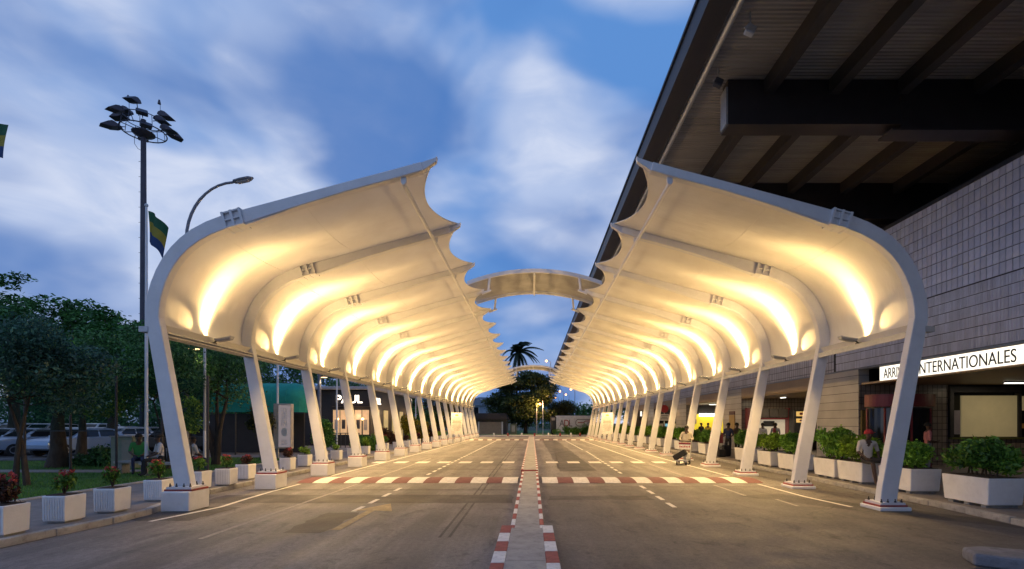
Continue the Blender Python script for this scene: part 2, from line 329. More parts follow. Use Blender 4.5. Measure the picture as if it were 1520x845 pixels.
# painted lines
def curve_line(name, m, pts, w, z=.008):
    q = MB(); vs = []
    for i, p in enumerate(pts):
        a = Vector(pts[max(i-1, 0)]); c = Vector(pts[min(i+1, len(pts)-1)]); d_ = (c-a).normalized(); n_ = Vector((-d_.y, d_.x))*w/2
        vs += [(p[0]+n_.x, p[1]+n_.y, z), (p[0]-n_.x, p[1]-n_.y, z)]
    q.add(vs, [(2*i, 2*i+1, 2*i+3, 2*i+2) for i in range(len(pts)-1)]); return q.build(name, m, road)
curve_line('edge_line', M['roadwhite'], [(-7.35, 9.3), (-7.16, 10.2), (-7.02, 10.9), (-7.12, 12.0), (-7.2, 13.4), (-7.2, 15.0)], .1)
curve_line('edge_line', M['roadwhite'], [(-7.18, 17.2), (-7.0, 30), (-7.0, 62)], .1)
curve_line('edge_line', M['roadwhite'], [(7.2, 10.9), (7.0, 12.4), (7.0, 15.0)], .1)
curve_line('edge_line', M['roadwhite'], [(7.0, 17.2), (6.9, 30), (6.9, 62)], .1)
curve_line('worn_line', M['roadfaint'], [(-5.42, 7.9), (-5.42, 15.0)], .09); curve_line('worn_line', M['roadfaint'], [(-5.42, 17.2), (-5.42, 26)], .09)
curve_line('worn_line', M['roadfaint'], [(5.55, 12.6), (5.55, 14.8)], .09); curve_line('worn_line', M['roadfaint'], [(6.05, 11), (6.05, 12)], .09)
curve_line('lane_line', M['roadwhite'], [(-3.83, 32), (-3.83, 52)], .09); curve_line('lane_line', M['roadwhite'], [(3.55, 34), (3.55, 52)], .09)
curve_line('lane_line', M['roadwhite'], [(5.4, 23.8), (5.4, 52)], .09); curve_line('lane_line', M['roadfaint'], [(5.4, 17.4), (5.4, 22.4)], .09)
dash = MB(); dash.add([(-.055, 0, .008), (.055, 0, .008), (.055, .62, .008), (-.055, .62, .008)], [(0, 1, 2, 3)]); dm_ = dash.mesh('lane_dash', M['roadwhite'])
for k in range(21):
    y = 10.35+k*1.04
    if 14.4 < y < 17.4: continue
    link('lane_dash', dm_, road, (-3.83, y, 0)); link('lane_dash', dm_, road, (3.2+.02*k, y+.5, 0))
sq = MB(); sq.add([(-.29, 0, .009), (.29, 0, .009), (.29, .95, .009), (-.29, .95, .009)], [(0, 1, 2, 3)]); sq_ = sq.mesh('crossing_block', M['roadwhite'])
for k in range(7): link('crossing_block', sq_, road, (-1.15-k*1.03, 22.8, 0)); link('crossing_block', sq_, road, (.95+k*1.03, 22.8, 0))
ar = MB(); ar.add([(-3.56, 8.55, .01), (-3.40, 8.55, .01), (-3.40, 10.45, .01), (-3.0, 10.35, .01), (-3.32, 11.35, .01), (-3.86, 10.45, .01), (-3.56, 10.45, .01)], [tuple(range(7))])
ar.build('road_arrow', mat('faded yellow paint', (.40, .31, .17), .8, 0, .25, 6, .2, 80, dirt=.6), road)
# speed bumps: every painted stripe a piece of the bump
def bump_strip(x0, n, y0, y1, h, w, label, first):
    t_ = thing('speed_bump', (x0, y0, 0), label, 'speed bump', 'speed bumps across the carriageways')
    ml = []
    for mt in (M['roadwhite'], M['roadred']):
        q = MB(); L = y1-y0
        q.grid(lambda u, v: (w*v*.998, L*u, .01+h*math.sin(math.pi*u)**.8), 8, 1); ml.append(q.mesh('stripe', mt))
    for k in range(n): link('stripe', ml[(k+first) % 2], t_, (k*w, 0, 0))
bump_strip(-7.42, 14, 15.2, 16.8, .07, .497, 'red and white striped speed bump beside the flowerpot pavement', 1)
bump_strip(.32, 14, 15.2, 16.8, .07, .497, 'red and white striped speed bump beside the terminal pavement', 0)
bump_strip(-7.42, 14, 53, 54.3, .06, .497, 'far red and white speed bump at the end of the flowerpot side', 1)
bump_strip(.32, 14, 53, 54.3, .06, .497, 'far red and white speed bump at the end of the terminal side', 0)
# ------------------------------------------------------------------ median strip with painted kerb blocks
med = MB()
for (y0, y1, xa, xb, h) in ((-2, 7.9, -.34, .17, .19), (7.9, 17.9, -.30, .13, .12), (17.9, 62, -.34, .15, .16)):
    y = y0
    while y < y1-.01:
        e = min(y+ (4 if y1 < 20 else 8), y1); med.bx(xa, xb, y+.006, e-.006, 0, h); y = e
med = struct(med.build('median', M['concrete'], bevel=.006))
kb = {}
for nm, mt in (('r', 'redpaint'), ('w', 'whitepaint')):
    for hh in (.19, .12, .16):
        q = MB(); q.box((0, .27, hh/2+.001), (.075 if hh < .18 else .17, .532, hh+.004)); kb[nm, hh] = q.mesh('kerb_block', M[mt], .014, 2)
for (y0, y1, xa, xb, h) in ((4.3, 7.9, -.34, .17, .19), (7.9, 17.9, -.30, .13, .12), (17.9, 62, -.34, .15, .16)):
    hw = .0375 if h < .18 else .085
    for k in range(int(round((y1-y0)/.54))):
        for s_, x in ((0, xa-hw), (1, xb+hw)): link('kerb_block', kb['rw'[(k+s_) % 2], h], med, (x, y0+k*.54, 0))
q = MB(); q.bx(-.40, .21, 17.86, 17.898, .12, .172); q.build('step_face', M['redpaint'], med)
# ------------------------------------------------------------------ pavements with kerb stones, lawn, car park
def pavement(name, K, xo, sgn):
    q = MB(); top = []
    for (x, y) in K: top.append((x-sgn*-.15 if False else x+sgn*.15, y))
    vs = [(x, y, .125) for x, y in top]+[(xo, y, .125) for x, y in K]; n_ = len(K)
    q.add(vs, [(i, i+1, n_+i+1, n_+i) for i in range(n_-1)]); p = struct(q.build(name, M['paving']))
    st = []
    for v in range(4):
        r_ = MB(); r_.box((0, .48, .066), (.15, .975, .132)); st.append(r_.mesh('kerb_stone', M['kerb'], .022, 2))
    y = 4.2; k = 0
    while y < 63:
        x0, x1 = kx(K, y), kx(K, y+.95); a = math.atan2(-(x1-x0), .95)
        link('kerb_stone', st[k % 4], p, (x0+sgn*.075+random.uniform(-.008, .008), y, random.uniform(-.012, .006)), (0, random.uniform(-.02, .02), a)); y += .985*math.cos(a); k += 1
    return p
pavement('pavement_left', KL, -11.6, -1); pvr = pavement('pavement_right', KR, 30, 1)
for y in (8, 10, 12, 14, 16, 18, 20, 22, 25, 28, 31): sheet('paving_joint', M['soil'], kx(KR, y)+.16, 13.6, y, y+.012, .127, pvr)
lawn = MB(); lawn.add([(-90, 2, .10), (-11.6, 2, .13), (-11.6, 64, .13), (-90, 64, .1)], [(0, 1, 2, 3)]); lawn = struct(lawn.build('lawn', M['lawn']))
q = MB(); q.bx(-11.68, -11.56, 2, 64, .02, .17); q.build('lawn_edging', M['kerb'], lawn, bevel=.02)
struct(sheet('path', mat('pale path', (.30, .27, .25), .9, 0, .15, 2, .2), -60, -14.2, 17.2, 18.2, .142))
struct(sheet('car_park', M['carpark'], -90, -16.4, 22.5, 62, .15)); struct(sheet('terrace', M['paving'], -24, -11.7, 24.5, 52, .158))
# grass blades on the visible lawn
rng = np.random.default_rng(3)
def quads(name, ctr, ax, ay, m, parent=None, loc=(0, 0, 0), kind=None, tri=False):
    n_ = len(ctr)
    if tri: V = np.stack([ctr-ax, ctr+ax, ctr+ay], 1).reshape(-1, 3); k = 3
    else: V = np.stack([ctr-ay, ctr+ax, ctr+ay, ctr-ax], 1).reshape(-1, 3); k = 4
    me = bpy.data.meshes.new(name); me.vertices.add(len(V)); me.vertices.foreach_set('co', V.astype(np.float32).ravel())
    me.loops.add(n_*k); me.loops.foreach_set('vertex_index', np.arange(n_*k, dtype=np.int32)); me.polygons.add(n_)
    me.polygons.foreach_set('loop_start', np.arange(0, n_*k, k, dtype=np.int32)); me.materials.append(m); me.update(calc_edges=True)
    return me
ng = 90000
gx = -11.75-rng.random(ng)**1.3*14; gy = 7+rng.random(ng)**1.3*22
ok = ~((gx < -14.2) & (gy > 17.1) & (gy < 18.3)) & ~((gy > 22.4) & (gx < -16.3)) & ~((gy > 24.4)); gx, gy = gx[ok], gy[ok]; ng = len(gx)
c_ = np.stack([gx, gy, np.full(ng, .11)], 1); an = rng.random(ng)*6.28; hh = .05+rng.random(ng)*.06
ax_ = np.stack([np.cos(an)*.007, np.sin(an)*.007, np.zeros(ng)], 1); ay_ = np.stack([rng.normal(0, .025, ng), rng.normal(0, .025, ng), hh], 1)
M['grass'] = leafmat('grass', (.05, .14, .02), (.12, .30, .045), .3)
tag(link('grass', quads('grass', c_, ax_, ay_, M['grass'], tri=True)), 'short green lawn grass behind the row of flowerpots', 'grass', kind='stuff')
# ================================================================== the two membrane canopies
OUT = [(-7.85, .50), (-8.17, 2.34), (-8.49, 4.18), (-8.485, 4.45), (-8.45, 4.72), (-8.37, 5.00), (-8.26, 5.27), (-8.12, 5.52), (-7.94, 5.76), (-7.73, 5.97), (-7.48, 6.155), (-7.17, 6.32), (-6.78, 6.47), (-6.30, 6.60), (-5.2, 6.895), (-4.1, 7.19), (-3.0, 7.48), (-2.45, 7.63)]
DEP = [.37, .335, .30, .305, .31, .31, .31, .31, .31, .31, .31, .31, .31, .30, .245, .205, .20, .19]
def normals(P):
    o = []
    for i in range(len(P)):
        a = Vector(P[max(i-1, 0)]); c = Vector(P[min(i+1, len(P)-1)]); t_ = (c-a).normalized(); o.append(Vector((t_.y, -t_.x)))
    return o
def canopy(side, label, eave_label, low):
    sg = -1 if side == 'l' else 1
    def X(x): return x-XC if sg < 0 else -(x-XC)-0.0     # local x about the canopy centre line (mirrored for the terminal side)
    OX = XC
    root = thing('membrane_canopy', (OX, D1, 0), label, 'canopy', 'pair of membrane canopies over the carriageways')
    P = list(OUT); Dp = list(DEP)
    if low: P = [(-7.80, .16)]+P; Dp = [.37]+Dp
    nn = normals(P); nn[0] = Vector((1, 0)) ; q = MB(); w = .095; vs = []
    for p, n_, dp in zip(P, nn, Dp):
        i_ = (p[0]+n_.x*dp, p[1]+n_.y*dp)
        for (u, v) in (p, i_):
            for y in (-w, w): vs.append((X(u), y, v))
    m_ = len(P); fs = []
    for i in range(m_-1):
        a, c = 4*i, 4*i+4
        fs += [(a, a+1, c+1, c), (a+2, c+2, c+3, a+3), (a, c, c+2, a+2), (a+1, a+3, c+3, c+1)]
    fs += [(0, 2, 3, 1), (4*m_-4, 4*m_-3, 4*m_-1, 4*m_-2)]
    q.add(vs, fs); rib = q.build('rib', M['steel'], root, bevel=.012)
    # tip bracket, splice plates, haunch plate, base plate, bolts, footing
    q = MB(); q.prism([(X(-2.46), 7.625), (X(-2.14), 7.735), (X(-2.10), 7.77), (X(-2.12), 7.66), (X(-2.42), 7.45)], -.06, .06); q.build('tip_bracket', M['steel'], rib)
    sp_ = MB(); a0 = Vector((-6.78, 6.47)); tdir = (Vector((-6.30, 6.60))-a0).normalized(); nd = Vector((tdir.y, -tdir.x))
    def slab(mb, s0, s1, n0, n1, y0, y1):
        mb.prism([(X((a0+tdir*s+nd*n_).x), (a0+tdir*s+nd*n_).y) for s, n_ in ((s0, n0), (s1, n0), (s1, n1), (s0, n1))], y0, y1)
    for s in (-.02, .17, .36): slab(sp_, s, s+.05, -.03, .34, -.16, .16)
    for n0 in (-.025, .14, .30): slab(sp_, -.02, .41, n0, n0+.03, -.15, .15)
    sp_.build('splice_plate', M['steel'], rib)
    q = MB(); slab(q, .41, .60, .27, .33, -.08, .08)
    q.prism([(X((a0+tdir*s+nd*n_).x), (a0+tdir*s+nd*n_).y) for s, n_ in ((.41, .25), (1.95, .21), (1.95, .225), (.41, .335))], -.07, .07); q.build('haunch', M['steel'], rib)
    xb = X(-7.64) if not low else X(-7.60); zb = .50 if not low else .16
    q = MB(); q.bx(xb-.27, xb+.27, -.25, .25, zb-.035, zb+.012); q.build('base_plate', M['steel'], rib)
    q = MB(); q.bx(xb-.30, xb+.30, -.27, .27, zb-.075, zb-.035); q.build('grout_pad', M['redpaint'], rib)
    q = MB(); q.lathe([(.024, 0), (.024, .03), (.013, .03), (.013, .075)], (0, 0, 0), 6); bm_ = q.mesh('bolt', M['dark'])
    for u in (-.22, -.08, .08, .22):
        for y in (-.2, .2): link('bolt', bm_, rib, (xb+u, y, zb+.012))
    q = MB()
    if not low: q.bx(xb-.31, xb+.30, -.36, .30, 0, zb-.075)
    else: q.bx(xb-.34, xb+.34, -.34, .32, 0, zb-.075)
    q.build('footing', M['whiteconc'], rib, bevel=.015)
    q = MB(); q.prism([(X(-2.90), 7.33), (X(-2.78), 7.36), (X(-2.78), 7.22), (X(-2.81), 7.16), (X(-2.87), 7.16), (X(-2.90), 7.21)], -.035, .035); q.build('tube_bracket', M['steel'], rib)
    q = MB(); q.bx(min(X(-8.62), X(-8.42)), max(X(-8.62), X(-8.42)), -.11, .11, 3.9, 4.02); q.build('eave_bracket', M['steel2'], rib)
    for k in range(1, NR): copy_tree(rib, root).location = (0, k*SP, 0)
    # membrane panel between two ribs: sags between the ribs, free edge scalloped
    MP = [(-8.30, 3.93), (-8.46, 4.18)]+OUT[3:]+[(-2.16, 7.735)]
    Lc = [0]
    for a, c in zip(MP, MP[1:]): Lc.append(Lc[-1]+math.dist(a, c))
    mn = normals(MP)
    def at(s):
        for i in range(len(MP)-1):
            if s <= Lc[i+1] or i == len(MP)-2:
                f_ = (s-Lc[i])/(Lc[i+1]-Lc[i]); a, c = Vector(MP[i]), Vector(MP[i+1]); return a+(c-a)*f_, (mn[i]*(1-f_)+mn[i+1]*f_).normalized()
    def memb(u, v):
        par = 4*v*(1-v); s = u*(Lc[-1]-.58*par*min(1, max(0, (u-.5)*2))); p, n_ = at(s)
        sag = .17*par*math.sin(math.pi*min(1, u*1.02))**.7 - .012
        p = p+n_*sag; return (X(p.x), v*SP, p.y)
    q = MB(); q.grid(memb, 44, 14); pm = q.mesh('membrane_panel', M['membrane'], fix=False)
    cab = MB(); cab.tube([Vector(memb(1, j/14)) for j in range(15)], .016, 6); cm = cab.mesh('edge_cable', M['membrane'])
    seam = MB()
    for u in (.36, .62): seam.tube([Vector(memb(u, j/14))-Vector((0, 0, .002)) for j in range(15)], .005, 4)
    sm_ = seam.mesh('seam', M['membrane'])
    tb = MB(); tb.tube([(X(-2.84), .03, 7.19), (X(-2.84), SP-.03, 7.19)], .045, 10); tm = tb.mesh('ridge_tube', M['steel'])
    eb = MB(); x0, x1 = sorted((X(-8.32), X(-8.14))); eb.bx(x0, x1, .1, SP-.1, 3.90, 3.93); eb.bx(x0, x0+.02, .1, SP-.1, 3.80, 3.9); xi = X(-8.16); eb.tube([(xi, .1, 3.84), (xi, SP-.1, 3.84)], .022, 8)
    em = eb.mesh('eave_beam', M['steel2'])
    fl = MB(); fl.grid(lambda u, v: (X(-8.30+.1*u), .1+(SP-.2)*v, 3.94+.16*math.sin(u*1.2)), 3, 1); fm = fl.mesh('eave_flap', M['membrane'], fix=False)
    for k in range(NR-1):
        p = link('membrane_panel', pm, root, (0, k*SP, 0)); link('edge_cable', cm, p); link('seam', sm_, p)
        link('ridge_tube', tm, root, (0, k*SP, 0)); e = link('eave_beam', em, root, (0, k*SP, 0)); link('eave_flap', fm, e)
    # floodlights on the eave beam, aimed up the membrane
    fx = thing('floodlight', (0, 0, 0), eave_label, 'floodlight', 'floodlights along the %s canopy eave' % ('lawn side' if not low else 'terminal side'))
    s1 = 1 if sg < 0 else -1                                # direction towards the road
    q = MB(); q.box((s1*.26, 0, .09), (.46, .20, .09), 0, Matrix.Rotation(-s1*R(10), 3, 'Y'), .8); q.build('housing', M['steel2'], fx, bevel=.02)
    q = MB(); q.box((s1*.26, 0, .137), (.34, .13, .004), 0, Matrix.Rotation(-s1*R(10), 3, 'Y')); q.build('lens', M['lens'], fx)
    q = MB(); q.tube([(s1*-.02, 0, -.02), (s1*.06, 0, .05), (s1*.14, 0, .06)], .022, 8); q.box((s1*-.02, 0, -.03), (.1, .12, .05)); q.build('bracket', M['dark'], fx)
    lx = X(-8.18)+OX
    for k in range(NR-1):
        f_ = fx if k == 0 else copy_tree(fx)
        f_.location = (lx, D1+(k+.5)*SP, 3.965); f_['label'] = 'floodlight after the %s rib of the canopy beside the %s' % (ORD[k], 'terminal, counted from the arrivals sign' if low else 'lawn, counted from the mast')
        jit = random.uniform(.85, 1.15); lo = (s1*.10, 0, .18)
        L1 = light('lamp', 'SPOT', lo, FLOOD*1.5*jit, WARM, f_, .07, (-s1*.35, 0, 2.2), R(166), .6); L1.scale = (.10, 1, 1)
        light('lamp', 'SPOT', lo, FLOOD*.36*jit, WARM, f_, .05, (s1*1.6, 0, 2.2), R(165), 1.0)
        light('lamp', 'SPOT', (s1*.42, 0, .02), FLOOD*1.0, WARM, f_, .06, (s1*2.2, 0, -2.2), R(150), .9)
        light('lamp', 'SPOT', (s1*.3, 0, .2), FLOOD*.42, WARM, f_, .05, (s1*2.3, 1.75, 2.35), R(75), 1.0)  # extra spot added to brighten the face of the next rib
        light('lamp', 'SPOT', (s1*.2, -.12, .17), FLOOD*.14, WARM, f_, .02, (-s1*.3, -.75, .5), R(38), .6)
    return root
FLOOD = 470
canopy('l', 'white curved membrane canopy whose ribs stand on tall white blocks beside the flowerpots', 'floodlight on the eave of the canopy beside the lawn', False)
canopy('r', 'white curved membrane canopy whose ribs stand on low red plates beside the terminal', 'floodlight on the eave of the canopy beside the terminal', True)
M['mesh_cloth'] = mat('grey mesh cloth', (.36, .36, .38), .85, 0, .2, 1.4)
# ------------------------------------------------------------------ vaulted links between the canopies
def vault(k, label):
    y0 = D1+k*SP; rt = thing('arched_link', (XC, y0, 0), label, 'arch', 'arched links between the canopies')
    Rv, hc = 8.3, 2.95
    def pt(a, y, dz=0): return Vector((Rv*math.sin(a), y, 8.60-Rv+(Rv+dz)*math.cos(a)))
    am = math.asin(hc/Rv)
    q = MB(); q.grid(lambda u, v: pt(-am+2*am*u, .06+(SP-.12)*v, -.14*(4*v*(1-v))), 30, 8); q.build('membrane_panel', M['mesh_cloth'], rt, fix=False)
    for y in (0, SP):
        q = MB(); n_ = 24; vs = []
        for i in range(n_+1):
            for dz, yy in ((-.12, -.05), (-.12, .05), (.05, .05), (.05, -.05)): vs.append(pt(-am+2*am*i/n_, y+yy, dz))
        q.add(vs, [(4*i+j, 4*i+(j+1) % 4, 4*i+4+(j+1) % 4, 4*i+4+j) for i in range(n_) for j in range(4)]+[(0, 1, 2, 3), (4*n_+3, 4*n_+2, 4*n_+1, 4*n_)]); q.build('arch_rib', M['steel'], rt)
    q = MB(); q.tube([pt(0, .05, -.16), pt(0, SP-.05, -.16)], .045, 8); q.build('purlin', M['steel'], rt)
    for y in (0, SP):
        for s in (-1, 1):
            q = MB(); q.tube([(s*2.02, y, 7.70), (s*1.96, y, 8.26)], .05, 8); q.prism([(s*2.3, 7.64), (s*1.9, 7.74), (s*1.9, 7.68), (s*2.3, 7.52)], y-.05, y+.05); q.build('post', M['steel'], rt)
vault(3, 'arched membrane link spanning the gap between the canopies, first along the median')
vault(13, 'arched membrane link spanning the gap near the far tree')
# ================================================================== terminal building
XB = 13.7
M['tile_face'] = mat('glazed grey tile', (.74, .76, .88), .28, 0, .14, 1.0, .03, 10, island=.22)
M['tile_y'] = tilemat('tiled wall along the road', 'y', .2, .36, (.55, .55, .62), (.06, .055, .055), .014)
M['tile_y2'] = tilemat('narrow tiled wall along the road', 'y', 6.0, .36, (.52, .50, .48), (.07, .06, .055), .010, off=(0, .05))
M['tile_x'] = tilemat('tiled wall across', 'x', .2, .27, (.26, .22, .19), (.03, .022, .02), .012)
M['joint'] = mat('dark joint', (.022, .02, .022), .9)
M['soffit'] = mat('brown soffit lining', (.25, .235, .225), .5, 0, .25, 1.2, .1, 20, stretch=(.25, 3, 1))
t = M['soffit'].node_tree; bs_ = t.nodes['Principled BSDF']; wv = N(t, 'ShaderNodeTexWave', bands_direction='Y'); wv.inputs['Scale'].default_value = 2.6; wv.inputs['Distortion'].default_value = .15
g = N(t, 'ShaderNodeNewGeometry'); t.links.new(g.outputs['Position'], wv.inputs[0]); bp = N(t, 'ShaderNodeBump'); bp.inputs['Strength'].default_value = .6; bp.inputs['Distance'].default_value = .05
t.links.new(wv.outputs[1], bp.inputs['Height']); t.links.new(bp.outputs[0], bs_.inputs['Normal'])
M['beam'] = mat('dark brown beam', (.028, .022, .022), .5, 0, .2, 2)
M['beam2'] = mat('brown purlin', (.035, .030, .031), .5, 0, .2, 2)
M['ceil'] = mat('porch ceiling', (.30, .22, .15), .5, 0, .1, 1)
tb = thing('terminal_building', (XB, 20.3, 0), 'long tiled airport terminal with a deep dark overhanging roof', 'building')
TO = Vector((XB, 20.3, 0))
def tpart(mb, name, mt, parent=None, bevel=0):
    if parent is None: mb.v = [tuple(Vector(v)-TO) for v in mb.v]
    else: mb.v = [tuple(Vector(v)-TO-parent.location) for v in mb.v]
    return mb.build(name, mt, parent or tb, bevel=bevel)
Y0, Y1 = -40.0, 88.0
q = MB(); q.bx(XB+.03, XB+.4, 22.0, Y1, 4.2, 9.37); tpart(q, 'upper_wall', M['tile_y'])
q = MB(); q.bx(XB+.03, XB+.4, -2.6, 22.0, 4.2, 9.37); uw = tpart(q, 'upper_wall', M['joint'])
q = MB(); q.box((0, 0, 0), (.03, .18, .337)); tm = q.mesh('tile', M['tile_face'], .005)
t = M['tile_face'].node_tree; oi = N(t, 'ShaderNodeObjectInfo'); b_ = t.nodes['Principled BSDF']; l_ = b_.inputs['Base Color'].links[0]
t.links.new(mixc(t, 1.0, l_.from_socket, ramp(t, oi.outputs['Random'], [(0, (.80, .79, .79)), (1, (1, 1, 1))]), 'MULTIPLY'), b_.inputs['Base Color'])
for r in range(9):
    for c in range(33):
        o = link('tile', tm, uw, Vector((XB+.02, 12.4+.2*c+.1, 6.24+.36*r-.0+.175))-TO+Vector((random.uniform(-.003, .003), 0, 0)))
ts = MB()
for r in range(6):
    for c in range(118): ts.box((XB+.02, 12.4+.08*c+.04, 4.21+.335*r+.165), (.026, .066, .312))
for r in range(9):
    for c in range(75): ts.box((XB+.02, -2.5+.2*c, 6.24+.36*r+.175), (.026, .18, .337)) if -2.5+.2*c+.1 < 12.4 else None
for r in range(9):
    for c in range(15): ts.box((XB+.02, 19.0+.2*c+.1, 6.24+.36*r+.175), (.026, .18, .337))
for r in range(6):
    for c in range(184): ts.box((XB+.02, -2.5+.08*c+.1, 4.21+.335*r+.165), (.026, .066, .312)) if -2.5+.08*c+.14 < 12.4 else None
tag(tpart(ts, 'small_tiles', M['tile_face'], uw), kind='stuff')
q = MB(); q.bx(XB-.02, XB+.03, Y0, Y1, 6.205, 6.235); tpart(q, 'band', M['dark'])
q = MB(); q.bx(XB-.03, XB+.42, Y0, Y1, 4.14, 4.2); tpart(q, 'fascia_trim', mat('blue grey trim', (.22, .25, .30), .5))
q = MB(); q.bx(XB-.02, XB+.44, Y0, Y1, 9.37, 9.5); tpart(q, 'coping', M['dark'])
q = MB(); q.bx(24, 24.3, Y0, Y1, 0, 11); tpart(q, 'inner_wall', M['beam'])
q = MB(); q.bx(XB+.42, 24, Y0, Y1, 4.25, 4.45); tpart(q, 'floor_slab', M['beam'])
q = MB(); q.bx(XB+.03, XB+.4, Y0, -2.6, 4.2, 9.37); tpart(q, 'upper_wall', M['tile_y'])
q = MB(); q.bx(XB+.05, XB+.45, Y0, .5, .12, 4.139); tpart(q, 'lower_wall', M['tile_y2'])
# porches between tiled piers: each pier has a face along the road and a tiled wall across the porch
for i, yp in enumerate((8.9, 20.3, 31.7, 43.1, 54.5, 65.9)):
    q = MB(); q.bx(XB, XB+.45, yp+.02, yp+3.0, .12, 4.139); tpart(q, 'pier', M['tile_y2'])
    q = MB(); q.bx(XB+.02, 17.45, yp, yp+.25, .12, 3.5) if i < 2 else q.bx(XB+.02, 18.4, yp, yp+.25, .12, 3.5); tpart(q, 'cross_wall', M['tile_x'])
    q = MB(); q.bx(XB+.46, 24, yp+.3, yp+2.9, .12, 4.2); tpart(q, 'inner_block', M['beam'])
    q = MB(); q.bx(XB+.1, 24, yp-8.35, yp-.01, 3.5, 3.58); tpart(q, 'porch_ceiling', M['ceil'])
    if i != 1:
        q = MB(); q.bx(XB, XB+.3, yp-8.35, yp-.01, 3.58, 4.135); tpart(q, 'lintel', M['ceil'])
# roof
rf = MB(); rf.bx(4.1, 25, Y0, Y1, 11.42, 11.5)
rf = tpart(rf, 'roof', M['soffit']); 
def rpart(mb, name, mt, bevel=0): return tpart(mb, name, mt, rf, bevel)
q = MB(); q.prism([(3.95, 11.35), (4.5, 11.30), (4.5, 11.9), (3.95, 11.9)], Y0, Y1); rpart(q, 'fascia', M['beam'])
q = MB(); q.bx(3.9, 25, Y0, Y1, 11.92, 12.0); rpart(q, 'roof_sheet', M['dark'])
q = MB(); q.tube([(4.62, Y0, 11.24), (4.62, Y1, 11.24)], .07, 8); rpart(q, 'gutter_pipe', M['steel2'])
for r_ in (.69, .88, 1.08, 1.30, 1.52, 1.75):
    q = MB(); x = r_*9.5; q.bx(x-.13, x+.13, Y0, Y1, 11.0, 11.418); rpart(q, 'purlin', M['beam2'])
for k in range(-6, 13):
    y = 7.6+5.8*k
    q = MB(); q.bx(5.42, 10.2, y, y+.35, 10.17-.02*0, 11.416); q.bx(10.2, 24, y-.01, y+.36, 10.02, 11.417); q.bx(5.40, 10.2, y-.09, y+.44, 10.12, 10.17); q.bx(9.9, 24, y-.1, y+.45, 9.96, 10.02); rpart(q, 'girder', M['beam'])
    q = MB(); q.bx(5.36, 5.415, y-.02, y+.37, 10.17, 11.2); rpart(q, 'girder_end', M['steel2'])
# flood lamps hung at the roof edge
for x, y, z, lb in ((5.05, 11.2, 11.15, 'small white flood lamp hung from the roof edge gutter'), (5.0, 13.0, 11.2, 'small dark lamp on the roof girder end')):
    f_ = thing('flood_lamp', (x, y, z), lb, 'lamp'); q = MB(); q.box((0, 0, -.16), (.22, .16, .2), 0, Matrix.Rotation(.4, 3, 'Y')); q.build('housing', M['steel2'] if y < 12 else M['dark'], f_, bevel=.02)
    q = MB(); q.tube([(0, 0, 0), (0, 0, .27)], .02, 6); q.tube([(-.14, 0, -.1), (0, 0, 0), (.14, 0, -.1)], .014, 6); q.build('bracket', M['steel2'], f_)
# ------------------------------------------------------------------ illuminated sign
sg = thing('arrivals_sign', (XB, 19.1, 3.56), 'long illuminated white sign reading ARRIVEES INTERNATIONALES', 'sign')
q = MB(); q.bx(.02, .28, -16, 0, -.04, .565); q.build('sign_box', M['ceil'], sg)
q = MB(); q.bx(0, .018, -15.9, -.03, 0, .54); q.build('lit_face', M['signface'], sg)
for txt, y0, y1 in (('ARRIVEES', 18.85, 17.42), ('INTERNATIONALES', 17.2, 13.68)):
    me = textmesh(txt, .40, M['letter'], .006); xs = [v.co.x for v in me.vertices]; k = (y0-y1)/(max(xs)-min(xs)); mn_ = min(xs)
    for v in me.vertices: x, y, z = v.co; v.co = (-.008-z, -(x-mn_)*k, y)
    link('lettering', me, sg, (0, y0-19.1, .07))
# ------------------------------------------------------------------ porch 1: revolving door, white board, counter, lights
rd = thing('revolving_door', (14.95, 19.75, .125), 'dark glass door drum under a curved burgundy canopy beside the tiled pier', 'door')
def arc(r, z0, z1, a0, a1, n=20, th=.06, sx=1.0):
    q = MB(); vs = []
    for i in range(n+1):
        a = a0+(a1-a0)*i/n
        for rr, z in ((r, z0), (r, z1), (r-th, z1), (r-th, z0)): vs.append((rr*math.cos(a)*sx, rr*math.sin(a), z))
    q.add(vs, [(4*i+j, 4*i+(j+1) % 4, 4*i+4+(j+1) % 4, 4*i+4+j) for i in range(n) for j in range(4)]+[(0, 1, 2, 3), (4*n+3, 4*n+2, 4*n+1, 4*n)]); return q
PI = math.pi
q = arc(.75, 2.43, 2.92, PI, 2*PI, 24, .1, 1.85); q.build('door_canopy', M['burg'], rd)
q = MB(); q.prism([(1.85*.7*math.cos(PI+PI*i/20), .7*math.sin(PI+PI*i/20)) for i in range(21)], 2.86, 2.90, 'Z'); q.build('canopy_top', M['burg'], rd)
q = MB(); q.prism([(1.85*.7*math.cos(PI+PI*i/20), .7*math.sin(PI+PI*i/20)) for i in range(21)], 2.36, 2.40, 'Z'); q.build('canopy_underside', M['dark'], rd)
for a in (0, .25, .5, .75):
    q = arc(.68, .05, 2.36, PI*(1+a)+.03, PI*(1+a+.25)-.03, 6, .02, 1.85); q.build('glass_pane', M['glassdark'], rd)
for a in (0, .25, .5, .75, 1):
    x, y = 1.85*.69*math.cos(PI*(1+a)), .69*math.sin(PI*(1+a)); q = MB(); q.bx(x-.03, x+.03, y-.03, y+.03, 0, 2.38); q.build('post', M['burg'], rd)
q = MB(); q.bx(-1.2, 1.2, .45, .5, .1, 2.3); q.build('back_panel', mat('ochre panel', (.22, .16, .05), .7), rd)
ck = thing('check_counter', (19.0, 20.2, .125), 'dark glazed booth with a large pale screen above a tiled counter', 'booth')
q = MB(); q.bx(-1.52, 3.5, 0, .3, 0, 1.10); q.build('counter', M['tile_x'], ck)
q = MB(); q.bx(-1.55, 3.5, -.1, .32, 1.10, 1.17); q.build('ledge', mat('olive ledge', (.10, .11, .03), .5), ck)
